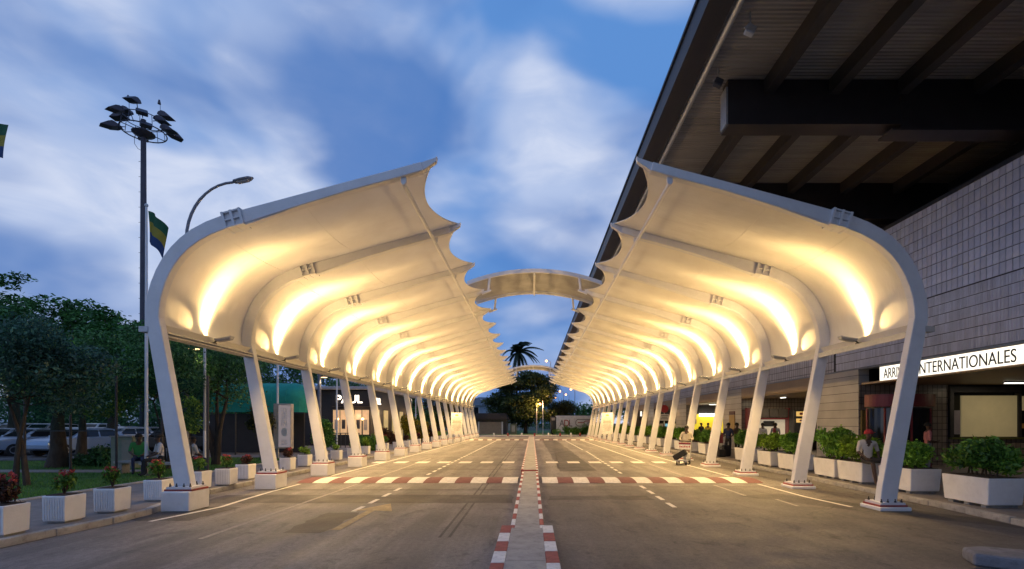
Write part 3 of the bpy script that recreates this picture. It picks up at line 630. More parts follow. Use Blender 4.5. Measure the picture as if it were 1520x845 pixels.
q = MB(); q.bx(-1.53, -1.38, .0, .2, 1.17, 3.3); q.bx(-1.38, 1.45, .0, .2, 3.06, 3.3); q.bx(1.33, 1.45, 0, .2, 1.17, 3.06); q.build('frame', M['dark'], ck)
q = MB(); q.bx(-1.38, -1.1, .02, .1, 1.3, 2.3); q.build('side_pane', mat('grey pane', (.30, .27, .30), .4), ck)
q = MB(); q.bx(-1.05, 1.28, .03, .09, 1.2, 2.92); q.build('screen', M['board'], ck)
q = MB(); q.bx(1.5, 3.4, .03, .09, 2.3, 2.9); q.build('screen', M['board'], ck)
q = MB(); q.bx(1.47, 1.7, .02, .08, 1.55, 1.75); q.build('notice', mat('orange notice', (.5, .25, .06), .6), ck)
q = MB(); q.bx(-1.5, 3.4, .24, .3, 1.17, 3.37); q.build('back_glass', M['glassdark'], ck)
def tubelamp(x, y, z, L, e, label, alongx=True):
    f_ = thing('ceiling_light', (x, y, z), label, 'light', 'ceiling lights in the terminal porches')
    dx, dy = (L, .12) if alongx else (.12, L)
    q = MB(); q.bx(-dx/2, dx/2, -dy/2, dy/2, -.06, 0); q.build('housing', M['steel'], f_)
    q = MB(); q.bx(-dx/2+.03, dx/2-.03, -dy/2+.02, dy/2-.02, -.085, -.062); q.build('tube', M['tubelight'], f_)
    light('lamp', 'AREA', (0, 0, -.1), e, (1, .78, .48), f_, dx, (0, 0, -1), None, .8, dy)
tubelamp(18.9, 18.6, 3.5, 1.5, 16, 'fluorescent strip light above the pale screen in the porch')
tubelamp(16.5, 26.5, 3.5, 1.2, 40, 'fluorescent strip light above the cash machine')
tubelamp(15.2, 29.3, 3.5, .6, 45, 'ceiling light above the food kiosk', False)
tubelamp(15.6, 40.5, 3.5, 1.6, 55, 'ceiling light in front of the yellow shop')
tubelamp(15.5, 51.5, 3.5, 1.2, 55, 'ceiling light in the porch past the no parking sign')
# ------------------------------------------------------------------ porch 2: food kiosk and cash machines
kk = thing('food_kiosk', (15.3, 31.5, .125), 'burgundy framed food kiosk with menu boxes above a bright hatch', 'kiosk')
for x in (-1.35, 1.25): q = MB(); q.bx(x, x+.12, -.25, .18, 0, 2.75); q.build('post', M['burg'], kk)
q = MB(); q.bx(-1.23, 1.25, -.25, .18, 2.0, 2.1); q.build('beam', M['burg'], kk)
mb_ = mat('menu box', (.09, .08, .075), .4, 0, .2, 4)
for k in range(4): q = MB(); q.bx(-1.2+.61*k, -.63+.61*k, -.32, .1, 2.13, 2.7); q.build('menu_box', mb_ if k else M['cream'], kk, bevel=.02)
q = MB(); q.bx(-1.2, 1.22, .1, .18, 1.0, 2.0); q.build('back_panel', mat('pale kiosk panel', (.6, .56, .48), .6, emit=(1, .85, .6), es=.3), kk)
q = MB(); q.bx(-.2, .5, .04, .1, 1.55, 1.9); q.build('hatch_opening', M['dark'], kk)
q = MB(); q.bx(-1.22, 1.24, -.28, .16, 0, 1.0); q.build('counter', M['cream'], kk)
cmn = thing('cash_machine', (17.0, 30.9, .125), 'tall dark cash machine with small yellow lit panels', 'machine')
q = MB(); q.bx(-.45, .45, -.3, .3, 0, 2.6); q.build('cabinet', M['dark'], cmn, bevel=.03)
for z0, z1 in ((2.2, 2.5), (1.8, 2.05)):
    q = MB(); q.bx(-.3, .3, -.33, -.302, z0, z1); p_ = q.build('lit_panel', mat('amber panel', (.5, .3, .08), .5, emit=(1, .65, .2), es=.6), cmn); q = MB(); q.bx(-.1, .1, -.34, -.331, z0+.08, z1-.07); q.build('symbol', M['burg'], p_)
pl = thing('wall_plaque', (XB, 33.1, 2.1), 'gold plaque with a dark header on the tiled pier', 'sign')
q = MB(); q.bx(-.05, -.002, -.45, .45, -.75, .35); q.build('panel', mat('gold panel', (.35, .24, .09), .5), pl); q = MB(); q.bx(-.05, -.002, -.45, .45, .36, .6); q.build('header', mat('plum header', (.08, .035, .05), .5), pl)
# porch 3: yellow shop
ys = thing('yellow_shop', (15.8, 43.0, .125), 'bright yellow lit shop front at the back of the porch', 'shop')
yl = mat('yellow shop wall', (.75, .55, .02), .6, emit=(1, .78, .05), es=.55)
q = MB(); q.bx(-1.55, 1.6, .0, .09, .9, 2.55); q.build('back_wall', yl, ys); q = MB(); q.bx(-1.6, 1.7, -.5, .08, 0, .9); q.build('counter', M['burg'], ys, bevel=.02)
q = MB(); q.bx(-1.0, .9, -.3, -.1, 2.35, 2.6); q.build('lit_sign', M['tubelight'], ys)
for x in (-1.35, 1.3): q = MB(); q.bx(x-.15, x+.15, -.03, -.002, 1.7, 2.1); q.build('poster', M['cream'], ys)
q = MB(); q.bx(-1.7, 1.8, -.1, .08, 2.62, 3.3); q.build('fascia', M['dark'], ys)
# porch 4: dark shop window with cool screens
sh = thing('shop_window', (15.6, 54.4, .125), 'dim shop window with a dark sign band in the far porch', 'shop')
q = MB(); q.bx(-1.8, 2.4, 0, .09, 0, 2.3); q.build('glass', M['glassdark'], sh); q = MB(); q.bx(-1.8, 2.4, -.12, .08, 2.35, 3.2); q.build('sign_band', M['dark'], sh)
for k in range(4): q = MB(); q.bx(-1.6+k*.95, -.9+k*.95, -.03, -.002, .6, 1.7); q.build('poster', [M['cream'], mat('blue poster', (.1, .25, .35), .5, emit=(.3, .7, .9), es=.5), M['board'], M['cream']][k], sh)
# small lit sign box far along the terminal
lb_ = thing('lit_sign_box', (XB-.02, 58, 3.0), 'small white lit sign box on the terminal far beyond the no parking sign', 'sign'); q = MB(); q.bx(-.7, -.55, -.15, .15, -.3, .3); q.build('face', M['signface'], lb_, bevel=.02); q = MB(); q.bx(-.55, .02, -.04, .04, -.04, .04); q.build('arm', M['dark'], lb_)
# ================================================================== foliage
def unit(n_):
    v = rng.normal(size=(n_, 3)); return v/np.linalg.norm(v, axis=1, keepdims=True)
def leafcloud(name, clumps, n, size, m, up=.5, asp=.45, shell=.55):
    """clumps: (centre, radii); n leaves in all, spread through the clumps by volume"""
    w_ = np.array([r[0]*r[1]*r[2] for _, r in clumps])**.75; w_ = w_/w_.sum(); C, L = [], []
    for (c, r), k in zip(clumps, w_):
        m_ = max(6, int(n*k)); u = unit(m_); rad = shell+(1-shell)*rng.random((m_, 1)); rad *= 1+.18*rng.normal(size=(m_, 1))
        C.append(np.array(c)+u*rad*np.array(r))
    C = np.concatenate(C); k = len(C); nrm = unit(k)+np.array([0, 0, up]); nrm /= np.linalg.norm(nrm, axis=1, keepdims=True)
    a = np.cross(nrm, unit(k)); a /= np.linalg.norm(a, axis=1, keepdims=True)+1e-6; b_ = np.cross(nrm, a); s = size*(.6+.8*rng.random((k, 1)))
    return quads(name, C, a*s*asp, b_*s, m)
G = dict(dark=leafmat('dark leaves', (.03, .085, .034), (.09, .23, .07)), mid=leafmat('mid leaves', (.045, .13, .022), (.15, .32, .05)),
         lime=leafmat('lime leaves', (.10, .20, .02), (.30, .48, .05), .35), teal=leafmat('blue green leaves', (.03, .075, .06), (.07, .16, .11)),
         olive=leafmat('olive leaves', (.03, .035, .010), (.09, .09, .022)), rust=leafmat('rust leaves', (.05, .022, .014), (.12, .05, .03)), flower=leafmat('pink flowers', (.30, .03, .04), (.60, .10, .10), .3))
def tree(name, loc, label, cat, trunk, clumps, n, size, lm, r0=.2, group=None, limbs=8, up=.5):
    t_ = thing(name, loc, label, cat, group); q = MB()
    if isinstance(trunk, (int, float)): trunk = [[(0, 0, -.1), (.06, .03, trunk*.5), (-.05, .05, trunk)]]
    for tr in trunk: q.tube(tr, [r0*(1-.55*i/(len(tr)-1))*(1.25 if i == 0 else 1) for i in range(len(tr))], 9)
    tops = [tr[-1] for tr in trunk]
    for k, (c, r) in enumerate(clumps[:limbs]):
        a = Vector(tops[k % len(tops)]); b_ = Vector(c); m_ = a.lerp(b_, .5)+Vector((random.uniform(-.2, .2), random.uniform(-.2, .2), -.12*(b_-a).length)); q.tube([a, m_, b_], [r0*.42, r0*.28, r0*.08], 6)
    q.build('trunk', M['bark'], t_); link('crown', leafcloud('crown', clumps, n, size, lm, up), t_); return t_
def rclumps(n, c, R_, r, flat=1.0):
    o = []
    for k in range(n):
        u = Vector((random.gauss(0, 1), random.gauss(0, 1), random.gauss(0, 1))).normalized()*random.random()**.4
        rr = r*random.uniform(.6, 1.2); o.append(((c[0]+u.x*R_[0], c[1]+u.y*R_[1], c[2]+u.z*R_[2]), (rr, rr, rr*flat)))
    return o
def px(x, d): return (x-VX)/F*d
def pz(y, d): return H+(VY-y)/F*d
# --- trees on the lawn side
tree('shade_tree', (px(85, 19.3), 19.3, .14), 'shade tree with a stout dark trunk among the parked cars', 'tree', [[(0, 0, -.1), (.06, 0, .7), (.02, 0, 1.7), (.1, 0, 2.4)]],
     rclumps(26, (.6, 0, 3.6), (2.6, 2.4, 1.3), .95, .7), 15000, .085, G['mid'], .33)
tree('feathery_tree', (px(22, 13.6), 13.6, .14), 'feathery blue green tree on thin stems by the lawn fence', 'tree', [[(0, 0, -.1), (.1, 0, 1.2), (.3, .1, 2.5)], [(.25, .1, -.1), (.1, .1, 1.2), (-.4, .2, 2.4)]],
     rclumps(30, (-.3, .3, 3.4), (1.9, 1.6, 1.35), .75, .7), 17000, .06, G['teal'], .07)
tree('layered_tree', (px(20, 31), 31, .1), 'tall spreading tree with a lone tuft above its crown, behind the car park', 'tree', 5.0,
     rclumps(56, (0, 0, 7.3), (6.8, 3.5, 2.9), 1.7, .5)+[((-.3, 0, 11.0), (.75, .7, .35)), ((.5, 0, 11.15), (.7, .6, .28)), ((-1.1, 0, 10.8), (.55, .5, .25)), ((-.2, 0, 10.6), (.6, .6, .3))], 34000, .15, G['dark'], .35, limbs=56, up=1.2)
tree('layered_tree', (px(165, 29), 29, .1), 'layered flat-branched tree beside the tall floodlight mast', 'tree', 4.0,
     rclumps(40, (.2, 0, 5.9), (4.2, 2.8, 2.8), 1.4, .38), 22000, .13, leafmat('green layered leaves', (.02, .08, .022), (.06, .18, .045)), .3, limbs=40, up=1.2)
tree('weeping_tree', (px(120, 22.5), 22.5, .1), 'dark fine-leaved tree behind the shade tree', 'tree', 3.0, rclumps(30, (.9, 0, 4.2), (3.9, 1.6, 1.7), 1.0, .7), 16000, .08, G['dark'], .2)
tree('slender_tree', (px(246, 18.6), 18.6, .14), 'slender tree with fanning orange-brown stems behind the seated people', 'tree', [[(0, 0, -.1), (-.1, 0, 1.2), (-.55, .1, 2.6)], [(.1, 0, -.1), (.2, 0, 1.3), (.35, 0, 2.8)], [(.05, .1, -.1), (.05, .1, 1.2), (0, .1, 2.9)]],
     rclumps(24, (-.1, 0, 4.0), (1.4, 1.2, 1.3), .7, .8), 11000, .06, G['dark'], .06)
tree('young_tree', (px(281, 17.4), 17.4, .14), 'young bright green sapling in front of the lamp post', 'tree', 1.5, rclumps(8, (.05, 0, 2.1), (.28, .25, .45), .26), 1500, .06, G['lime'], .03)
tree('lawn_tree', (px(322, 20.5), 20.5, .14), 'dark leaning tree on the lawn before the green awning', 'tree', [[(0, 0, -.1), (-.3, 0, 1.2), (-.9, .2, 2.5)], [(0, 0, -.1), (.1, 0, 1.4), (.3, .2, 2.8)], [(-.1, 0, -.1), (-.05, .1, 1.2), (-.2, .3, 2.9)]],
     rclumps(32, (-.2, .2, 4.0), (2.3, 1.4, 1.5), .85, .8), 15000, .065, G['dark'], .12)
tree('terrace_tree', (px(388, 23.2), 23.2, .14), 'yellow green bushy tree beside the advertising totem', 'tree', 1.4, rclumps(12, (-.1, 0, 2.0), (.45, .4, .6), .36), 3000, .06, G['olive'], .08)
for x, d, z, R_, lm, lb in ((440, 44, 6.5, (5, 3, 3.4), 'dark', 'dark tree rising behind the green awning'), (530, 56, 7, (5, 3, 3.2), 'dark', 'dark tree rising behind the bakery roof'), (330, 40, 6.5, (5, 3, 3.2), 'dark', 'dark tree beyond the parked black cars'),
                            (600, 63, 5.5, (4.5, 3, 3.5), 'dark', 'dark tree beyond the flagpoles past the bakery'), (645, 66, 5, (4, 3, 3.4), 'olive', 'olive tree beside the last white ribs')):
    tree('garden_tree', (px(x, d), d, .1), lb, 'tree', 3.0, rclumps(28, (0, 0, z-.8), R_, 1.5, .75), 9000, .14, G[lm], .22)
# --- far trees
tree('roadside_tree', (px(780, 86), 86, 0), 'large dense tree beyond the end of the road', 'tree', 3.6, rclumps(80, (-.4, 0, 6.2), (6.4, 4, 5.0), 1.7, .6), 32000, .20, leafmat('far green', (.02, .04, .012), (.07, .10, .025)), .35, limbs=10)
tree('roadside_tree', (px(830, 96), 96, 0), 'low olive tree behind the white trailer', 'tree', 2.4, rclumps(26, (0, 0, 4.4), (3.6, 2.5, 1.9), 1.3, .7), 9000, .17, G['olive'], .22)
tree('roadside_tree', (px(752, 98), 98, 0), 'yellowish tree beside the pale blue house', 'tree', 2.6, rclumps(26, (0, 0, 5.0), (4.4, 2.5, 2.4), 1.3, .7), 9000, .17, G['olive'], .22)
for x in (850, 858, 866): tree('cypress', (px(x, 98), 98, 0), 'clipped dark conifer standing behind the white trailer', 'tree', .8, [((0, 0, .9+k*.55), (.55-.05*k, .55-.05*k, .6)) for k in range(8)], 1800, .16, G['dark'], .1, 'clipped conifers behind the trailer', limbs=0)
# palm
pt_ = thing('palm_tree', (px(768, 112), 112, 0), 'tall coconut palm rising above the far trees', 'palm'); q = MB(); q.tube([(-.8, 0, -.1), (-.4, 0, 6), (.1, 0, 12), (.2, 0, 18.3)], [.34, .25, .2, .17], 10); q.build('trunk', M['bark'], pt_)
pal = leafmat('palm leaflets', (.008, .02, .012), (.02, .04, .02), .15)
for k in range(28):
    a = k*2.39996+.3; el = random.uniform(-.35, 1.55); L = random.uniform(5.2, 7.2); C, A, B = [], [], []; q = MB(); sp_ = []
    hd = Vector((math.cos(a), math.sin(a), 0)); wind = Vector((.9, 0, 0)) if el > .7 else Vector((.15, 0, 0))
    for i in range(13):
        s = i/12; p = hd*(L*s*math.cos(el)*(1-.18*s))+wind*(L*.35*s*s)+Vector((0, 0, L*(math.sin(el)*s-.62*s*s))); sp_.append(p)
    q.tube(sp_, [.05*(1-.85*i/12) for i in range(13)], 5)
    for i in range(1, 46):
        s = i/46*12; j = min(int(s), 11); p = sp_[j].lerp(sp_[j+1], s-j); tn = (sp_[j+1]-sp_[j]).normalized(); sd = tn.cross(Vector((0, 0, 1))).normalized(); ll = .95*(math.sin(math.pi*min(1, .12+i/46*.85)))**.6
        for sg_ in (-1, 1):
            dr = (sd*sg_*.75+tn*.55+Vector((0, 0, -.55))).normalized(); c = p+dr*ll*.5; wd = tn*.12; q.add([p-wd, p+wd, p+dr*ll], [(0, 1, 2)])
    q.build('frond', pal, pt_, (.2, 0, 18.3), fix=False)
# --- hedges and bushes
def bush(name, loc, label, R_, n, size, lm, group=None, cat='bush', k=14, r=.35):
    t_ = thing(name, loc, label, cat, group); q = MB()
    for i in range(4): q.tube([(random.uniform(-.1, .1), random.uniform(-.1, .1), -.05), (random.uniform(-.5, .5)*R_[0], random.uniform(-.5, .5)*R_[1], R_[2]*1.1)], [.03, .012], 5)
    q.build('stems', M['bark'], t_); link('foliage', leafcloud('foliage', rclumps(k, (0, 0, R_[2]*1.0), R_, r), n, size, lm), t_)
bush('hedge', (px(870, 73.5), 73.5, 0), 'long low clipped hedge before the white trailer', (5.0, .5, .65), 9000, .10, G['mid'], cat='hedge', k=60, r=.5)
bush('clipped_bush', (px(480, 29.5), 29.5, .14), 'tall clipped green bush beside the awning terrace', (.55, .4, .95), 3500, .07, G['mid'], k=24)
bush('round_bush', (px(545, 31), 31, .14), 'low rounded bushes before the bakery window', (1.0, .4, .5), 3500, .07, G['mid'], k=18)
bush('yellow_bush', (px(612, 46), 46, .14), 'bright yellow green bush among the flagpoles past the bakery', (1.3, .7, 1.3), 5000, .10, leafmat('yellow leaves', (.12, .12, .01), (.40, .33, .02), .3), k=24, r=.5)
bush('croton_bush', (px(575, 40), 40, .14), 'rust coloured bushes along the bakery side', (1.0, .6, .6), 3000, .08, G['rust'], k=16)
bush('croton_bush', (px(640, 50), 50, .14), 'rust coloured bushes near the information board', (1.4, .6, .7), 3000, .09, G['rust'], k=16)
bush('dark_bush', (px(150, 19.8), 19.8, .14), 'low dark bush at the edge of the car park', (.9, .5, .35), 2600, .07, G['dark'], k=14)
# ------------------------------------------------------------------ flowerpots beside the lawn
PW, PH = .42, .45
def pot_mesh():
    q = MB(); q.box((0, 0, PH/2+.03), (PW*1.0, PW, PH), 0, None, .95); return q.mesh('tub', M['whiteconc'], .012)
pm_ = pot_mesh()
rb = MB()
for k in range(9): rb.box((-PW/2+.045+k*.046, -PW/2*.985-.004, PH/2+.03), (.024, .016, PH*.86))
rbm = rb.mesh('flutes', M['whiteconc'])
so_ = MB(); so_.bx(-PW/2+.04, PW/2-.04, -PW/2+.04, PW/2-.04, PH, PH+.045); som = so_.mesh('soil', M['soil']); ft = MB(); ft.bx(-PW/2+.05, PW/2-.05, -PW/2+.05, PW/2-.05, 0, .035); ftm = ft.mesh('foot', M['concrete'])
def small_plant(kind):
    cl = rclumps(9, (0, 0, .2), (.15, .15, .15), .11)
    return leafcloud('leaves', cl, 420, .042, G[kind]), leafcloud('flowers', [((c[0], c[1], c[2]+.1), (.05, .05, .04)) for c, r in cl[:6]], 130, .028, G['flower'])
SPL = [small_plant(k) for k in ('mid', 'mid', 'rust', 'lime', 'rust')]
STM = MB(); [STM.tube([(0, 0, 0), (.1*math.cos(a), .1*math.sin(a), .28)], [.012, .006], 5) for a in (0, 1.3, 2.5, 3.8, 5)]; STM = STM.mesh('stems', M['bark'])
def flowerpot(i, x, y, pl, label, s=1.0, hs=1.0):
    t_ = thing('flowerpot', (x, y, .13), label, 'flowerpot', 'white flowerpots along the lawn pavement', random.uniform(-.06, .06))
    link('tub', pm_, t_); link('flutes', rbm, t_); link('soil', som, t_); link('foot', ftm, t_)
    p = link('plant', STM, t_, (0, 0, PH+.04), (0, 0, random.random()*6), (s, s, s*hs)); link('leaves', SPL[pl][0], p)
    if pl in (0, 1, 2): link('flowers', SPL[pl][1], p)
LP = [(-8.38, 7.68, 2, 'with reddish flowers at the near end of the fluted row', 1.0, 1.2), (-8.43, 8.72, 0, 'with a wide pink flowering bush, on the pavement past the kerb bend', 1.0, 1.0), (-8.38, 9.66, 1, 'with a narrow upright pink plant', .85, 1.2), (-8.56, 11.1, 1, 'right behind the first rib block', 1.0, 1.1),
      (-8.95, 13.0, 0, 'half hidden by the first leaning leg', .9, 1.0), (-8.72, 13.8, 0, 'with a tall red topped plant between the first two legs', .9, 1.0), (-9.0, 15.2, 2, 'with a purple bloom beside the second leg', .8, .9),
      (-9.15, 18.1, 2, 'with dark red leaves past the second leg', 1.0, .9), (-9.3, 19.8, 3, 'with a bright lime bush', 1.0, .8), (-9.5, 21.8, 2, 'behind the third leg', .9, .9), (-9.3, 23.0, 3, 'with a low yellow green plant', 1.0, .7), (-9.3, 25.0, 0, 'with one pink bloom past the third leg', .8, .8)]
for i, (x, y, pl, lb, s, hs) in enumerate(LP): flowerpot(i, x, y, pl, 'white fluted flowerpot '+lb, s, hs)
for k in range(17): flowerpot(k, -9.3+.2*math.sin(k*2.1), 27+k*2.05, [3, 2, 0, 2, 4][k % 5], 'white flowerpot %s of the lawn canopy counted from the mast' % by_rib(27+k*2.05), 1.1, 1.1)
# ------------------------------------------------------------------ big planters beside the terminal
BL, BW, BH = 1.15, .78, .56
bp_ = MB(); bp_.box((0, 0, BH/2+.06), (BW, BL, BH), 0, None, .93); bpm = bp_.mesh('trough', M['whiteconc'], .014)
bs_ = MB(); bs_.bx(-BW/2+.05, BW/2-.05, -BL/2+.05, BL/2-.05, BH+.03, BH+.075); bsm = bs_.mesh('soil', M['soil'])
bf = MB(); bf.bx(-BW/2+.06, BW/2-.06, -.06, .06, 0, .062); bfm = bf.mesh('foot', M['concrete'])
SH = [leafcloud('foliage', rclumps(20, (0, 0, .42), (.32, .50, .28), .21), 4200, .055, m_) for m_ in (G['mid'], G['lime'], leafmat('fresh leaves', (.08, .21, .025), (.24, .47, .06)))]
SST = MB(); [SST.tube([(0, .1*k, 0), (.15*math.cos(k*2), .1*k+.12*math.sin(k*3), .6)], [.018, .008], 5) for k in range(-3, 4)]; SST = SST.mesh('stems', M['bark'])
def planter(x, y, v, label, hs=1.0, s=1.0):
    t_ = thing('planter', (x, y, .127), label, 'planter', 'white planters along the terminal pavement', 0)
    link('trough', bpm, t_); link('soil', bsm, t_)
    for yy in (-.4, 0, .4): link('foot', bfm, t_, (0, yy, 0))
    p = link('shrub', SST, t_, (0, 0, BH+.06), (0, 0, random.choice((0, math.pi))+random.uniform(-.15, .15)), (s*1.12, s*1.12, hs*1.08)); link('foliage', SH[v], p)
for x, y, v, lb, hs, s in ((9.72, 8.05, 0, 'with leaves trailing over its end, before the pale screen', .8, .9), (9.80, 10.55, 0, 'with a broad dark green shrub before the pale screen', 1.05, 1.05), (9.82, 12.62, 2, 'behind the first leaning leg before the burgundy door', .9, .9), (9.85, 14.45, 1, 'with bright lime leaves beside the person in a red cap', .95, 1.0),
                           (9.85, 15.72, 2, 'with a tall dark shrub against the tiled pier', 1.35, .95), (9.85, 18.1, 2, 'with a shrub past the second leg', 1.05, 1.0), (9.9, 19.9, 1, 'with yellowish shrub before the food kiosk', .9, .9), (9.95, 22.3, 0, 'with a dense shrub before the gold plaque', 1.1, 1.1),
                           (9.9, 27.2, 0, 'behind the man with the luggage trolley', 1.0, .9)): planter(x, y, v, 'white planter '+lb, hs, s)
for k in range(14): planter(9.9, 29.6+k*2.3, (0, 2, 1)[k % 3], 'white planter %s of the terminal canopy counted from the arrivals sign' % by_rib(29.6+k*2.3), .95+.2*(k % 2), 1.0)

# distant belts of trees that read as one mass
for nm_, y_, xa, xb, zt, n_, lb in (('distant_trees', 68, -110, -19, 6.5, 26000, 'dark belt of trees behind the car park'), ('distant_trees', 155, -70, 90, 9, 26000, 'distant belt of trees beyond the far street lamps')):
    cl_ = []
    for k in range(110):
        x = random.uniform(xa, xb); r = random.uniform(1.6, 3.0); cl_.append(((x, y_+random.uniform(-3, 3), random.uniform(.8, zt-r*.6)), (r*1.3, r, r*.8)))
    tag(link(nm_, leafcloud(nm_, cl_, n_, .34, G['dark'])), lb, 'trees', kind='stuff')
# ================================================================== poles, mast, flags, lamps on the lawn side
def flagpole(x, d, h, label):
    t_ = thing('flagpole', (x, d, .13), label, 'flagpole', 'white flagpoles along the lawn')
    q = MB(); q.tube([(0, 0, 0), (0, 0, h*.5), (0, 0, h)], [.055, .05, .035], 10); q.build('pole', M['steel'], t_); q = MB(); q.lathe([(.0, 0), (.05, .02), (.06, .06), (.04, .1), (0, .12)], (0, 0, h), 10); q.build('finial', M['steel2'], t_)
    q = MB(); q.lathe([(.12, 0), (.12, .03), (.07, .05), (.07, .1)], (0, 0, 0), 12); q.build('base_collar', M['steel2'], t_)
for d, lb in ((11.35, 'white flagpole with its flag blowing, nearest the fluted flowerpots with wide blooms'), (16.3, 'white flagpole with a striped flag beside the high mast'), (19.2, 'white flagpole behind the first leaning leg'), (24.7, 'white flagpole standing before the green awning'), (32.2, 'white flagpole before the bakery window'),
              (42, 'white flagpole at the bakery corner'), (48.5, 'white flagpole past the bakery roof edge'), (54, 'white flagpole beside the yellow bush')):
    flagpole(-13.0, d, 9.05, lb)
fm_ = [mat('green flag cloth', (.015, .09, .045), .9), mat('yellow flag cloth', (.26, .22, .03), .9), mat('blue flag cloth', (.02, .05, .15), .9)]
def flag(x, d, z, label, fn):
    t_ = thing('flag', (x, d, z), label, 'flag', 'striped flags on the flagpoles')
    for k in range(3):
        q = MB(); q.grid(lambda u, v: fn(u, (k+v)/3), 14, 4); q.build('stripe', fm_[k], t_, fix=False)
def droop(u, v):      # hanging from its upper hoist corner, blown slightly away from the pole
    return (.06+.62*u*(1-.25*v)+.05*math.sin(u*9+v*2), .10*math.sin(u*7+v)*u, -1.05*v-.55*u*(.4+u*.6))
def blown(u, v): return (.06+1.25*u, .16*math.sin(u*6+v*1.5)*u**.5, -.85*v-.22*u+.06*math.sin(u*5))
flag(-13.0, 16.3, 9.05, 'green yellow and blue flag drooping beside the high mast', droop)
flag(-13.0, 11.35, 8.98, 'green yellow and blue flag blowing out near the feathery tree', lambda u, v: blown(u*.52, v))
M['lamppost'] = mat('weathered grey steel', (.17, .18, .22), .5, .4, .15, 4)
def street_lamp(d, label):
    x = -14.3; t_ = thing('street_lamp', (x, d, .1), label, 'street lamp', 'curved street lamps behind the flowerpots')
    q = MB(); q.tube([(0, 0, 0), (0, 0, 4.5), (0, 0, 9.4)], [.13, .11, .075], 12); q.build('pole', M['lamppost'], t_)
    arm = [(0, 0, 9.3)]+[(2.0-2.0*math.cos(a), 0, 9.4+2.35*math.sin(a)) for a in [i*R(88)/10 for i in range(1, 11)]]
    q = MB(); q.tube(arm, [.06]*6+[.05]*5, 8); q.build('arm', M['lamppost'], t_)
    q = MB(); q.lathe([(.04, 0), (.13, .08), (.16, .35), (.15, .7), (.05, .86)], (0, 0, 0), 12, 0, 'X', True, 1.0, .55)
    hd = q.build('head', M['lamppost'], t_, (1.92, 0, 11.76)); hd.rotation_euler = (0, -R(12), 0)
    q = MB(); q.box((.42, 0, -.075), (.5, .2, .05)); q.build('lens', mat('grey lens', (.3, .3, .32), .2), hd, bevel=.02)
    q = MB(); q.tube([(0, 0, 4.85), (.2, 0, 4.95), (.3, 0, 4.95)], .025, 6); q.lathe([(.02, .06), (.2, .02), (.22, -.03)], (.32, 0, 4.9), 12); s_ = q.build('side_lamp', M['dark'], t_)
    q = MB(); q.lathe([(.12, -.055), (.19, -.05), (.19, -.035)], (.32, 0, 4.9), 12); q.build('side_lens', M['lamp_warm'], s_)
    light('lamp', 'SPOT', (.32, 0, 4.8), 90, (1, .72, .4), t_, .1, (.32, 0, 0), R(140), .6)
for d, lb in ((20, 'tall curved street lamp rising above the first canopy rib'), (32.5, 'street lamp post beside the advertising totem'), (44.5, 'street lamp post at the bakery corner'), (57, 'street lamp post past the bakery')): street_lamp(d, lb)
# high mast
dm = 42; mz = pz(190, dm); mst = thing('floodlight_mast', (px(213, dm), dm, .1), 'tall dark floodlight mast carrying a ring of stadium lamps', 'mast')
M['mast'] = mat('dark galvanised mast', (.045, .047, .07), .5, .3, .15, 2)
q = MB(); q.tube([(0, 0, 0), (0, 0, mz*.5), (0, 0, mz+.6)], [.29, .25, .19], 14); q.build('pole', M['mast'], mst)
for k in range(26): q = MB(); z = 8+k*.66; q.tube([(-.42 if k % 2 else -.28, 0, z), (-.1, 0, z)], .018, 5); q.build('step_peg', M['mast'], mst)
def ring(r, z, tr): return [(r*math.cos(2*PI*i/24), r*math.sin(2*PI*i/24), z) for i in range(25)]
q = MB(); q.tube(ring(1.65, mz-.45, 0), .05, 6); q.build('lower_ring', M['mast'], mst); q = MB(); q.tube(ring(1.5, mz+.55, 0), .035, 6); q.build('upper_ring', M['mast'], mst)
q = MB(); q.lathe([(.24, -.95), (.75, -.72), (.85, -.62), (.85, -.56), (.24, -.6)], (0, 0, mz), 18); q.build('platform', M['mast'], mst)
for k in range(12): a = k*PI/6; q = MB(); q.tube([(1.62*math.cos(a), 1.62*math.sin(a), mz-.5), (1.5*math.cos(a), 1.5*math.sin(a), mz+.56)], .025, 5); q.build('stanchion', M['mast'], mst)
for k in range(6): a = k*PI/3; q = MB(); q.tube([(.2*math.cos(a), .2*math.sin(a), mz-.45), (1.65*math.cos(a), 1.65*math.sin(a), mz-.45)], .035, 5); q.build('spoke', M['mast'], mst)
hm = MB(); hm.prism([(-.1, -.05), (0, .26), (.3, .42), (.6, .36), (1.3, -.12), (.4, -.2)], -.48, .48); hmesh = hm.mesh('lamp_head', M['mast'], .09, 2)
for (x, y, z, az, tl) in ((-1.35, .2, 1.45, PI, .2), (-1.45, -.2, .75, PI, .2), (-1.9, -.3, -.15, PI, .0), (1.35, .2, 1.05, 0, .3), (1.3, -.2, .4, 0, .3), (1.95, -.3, -.45, 0, .2), (.15, -.9, 1.45, -PI/2, .3), (-.75, -1.3, .45, -PI/2-.5, .35), (.95, -1.3, .2, -PI/2+.6, .35), (-1.2, 1.4, .3, 2.2, .3), (1.1, 1.4, .3, .9, .3), (-1.3, -1.2, -.8, -2.3, .3), (1.2, -1.3, -.85, -.8, .3)):
    o = link('lamp_head', hmesh, mst, (x, y, mz+z), (0, tl*.5, az), (.88, .82, .82)); q = MB(); q.tube([(x*.98, y*.98, mz+z), (x*.72, y*.72, mz+min(z, .55))], .035, 5); q.build('lamp_arm', M['mast'], mst)
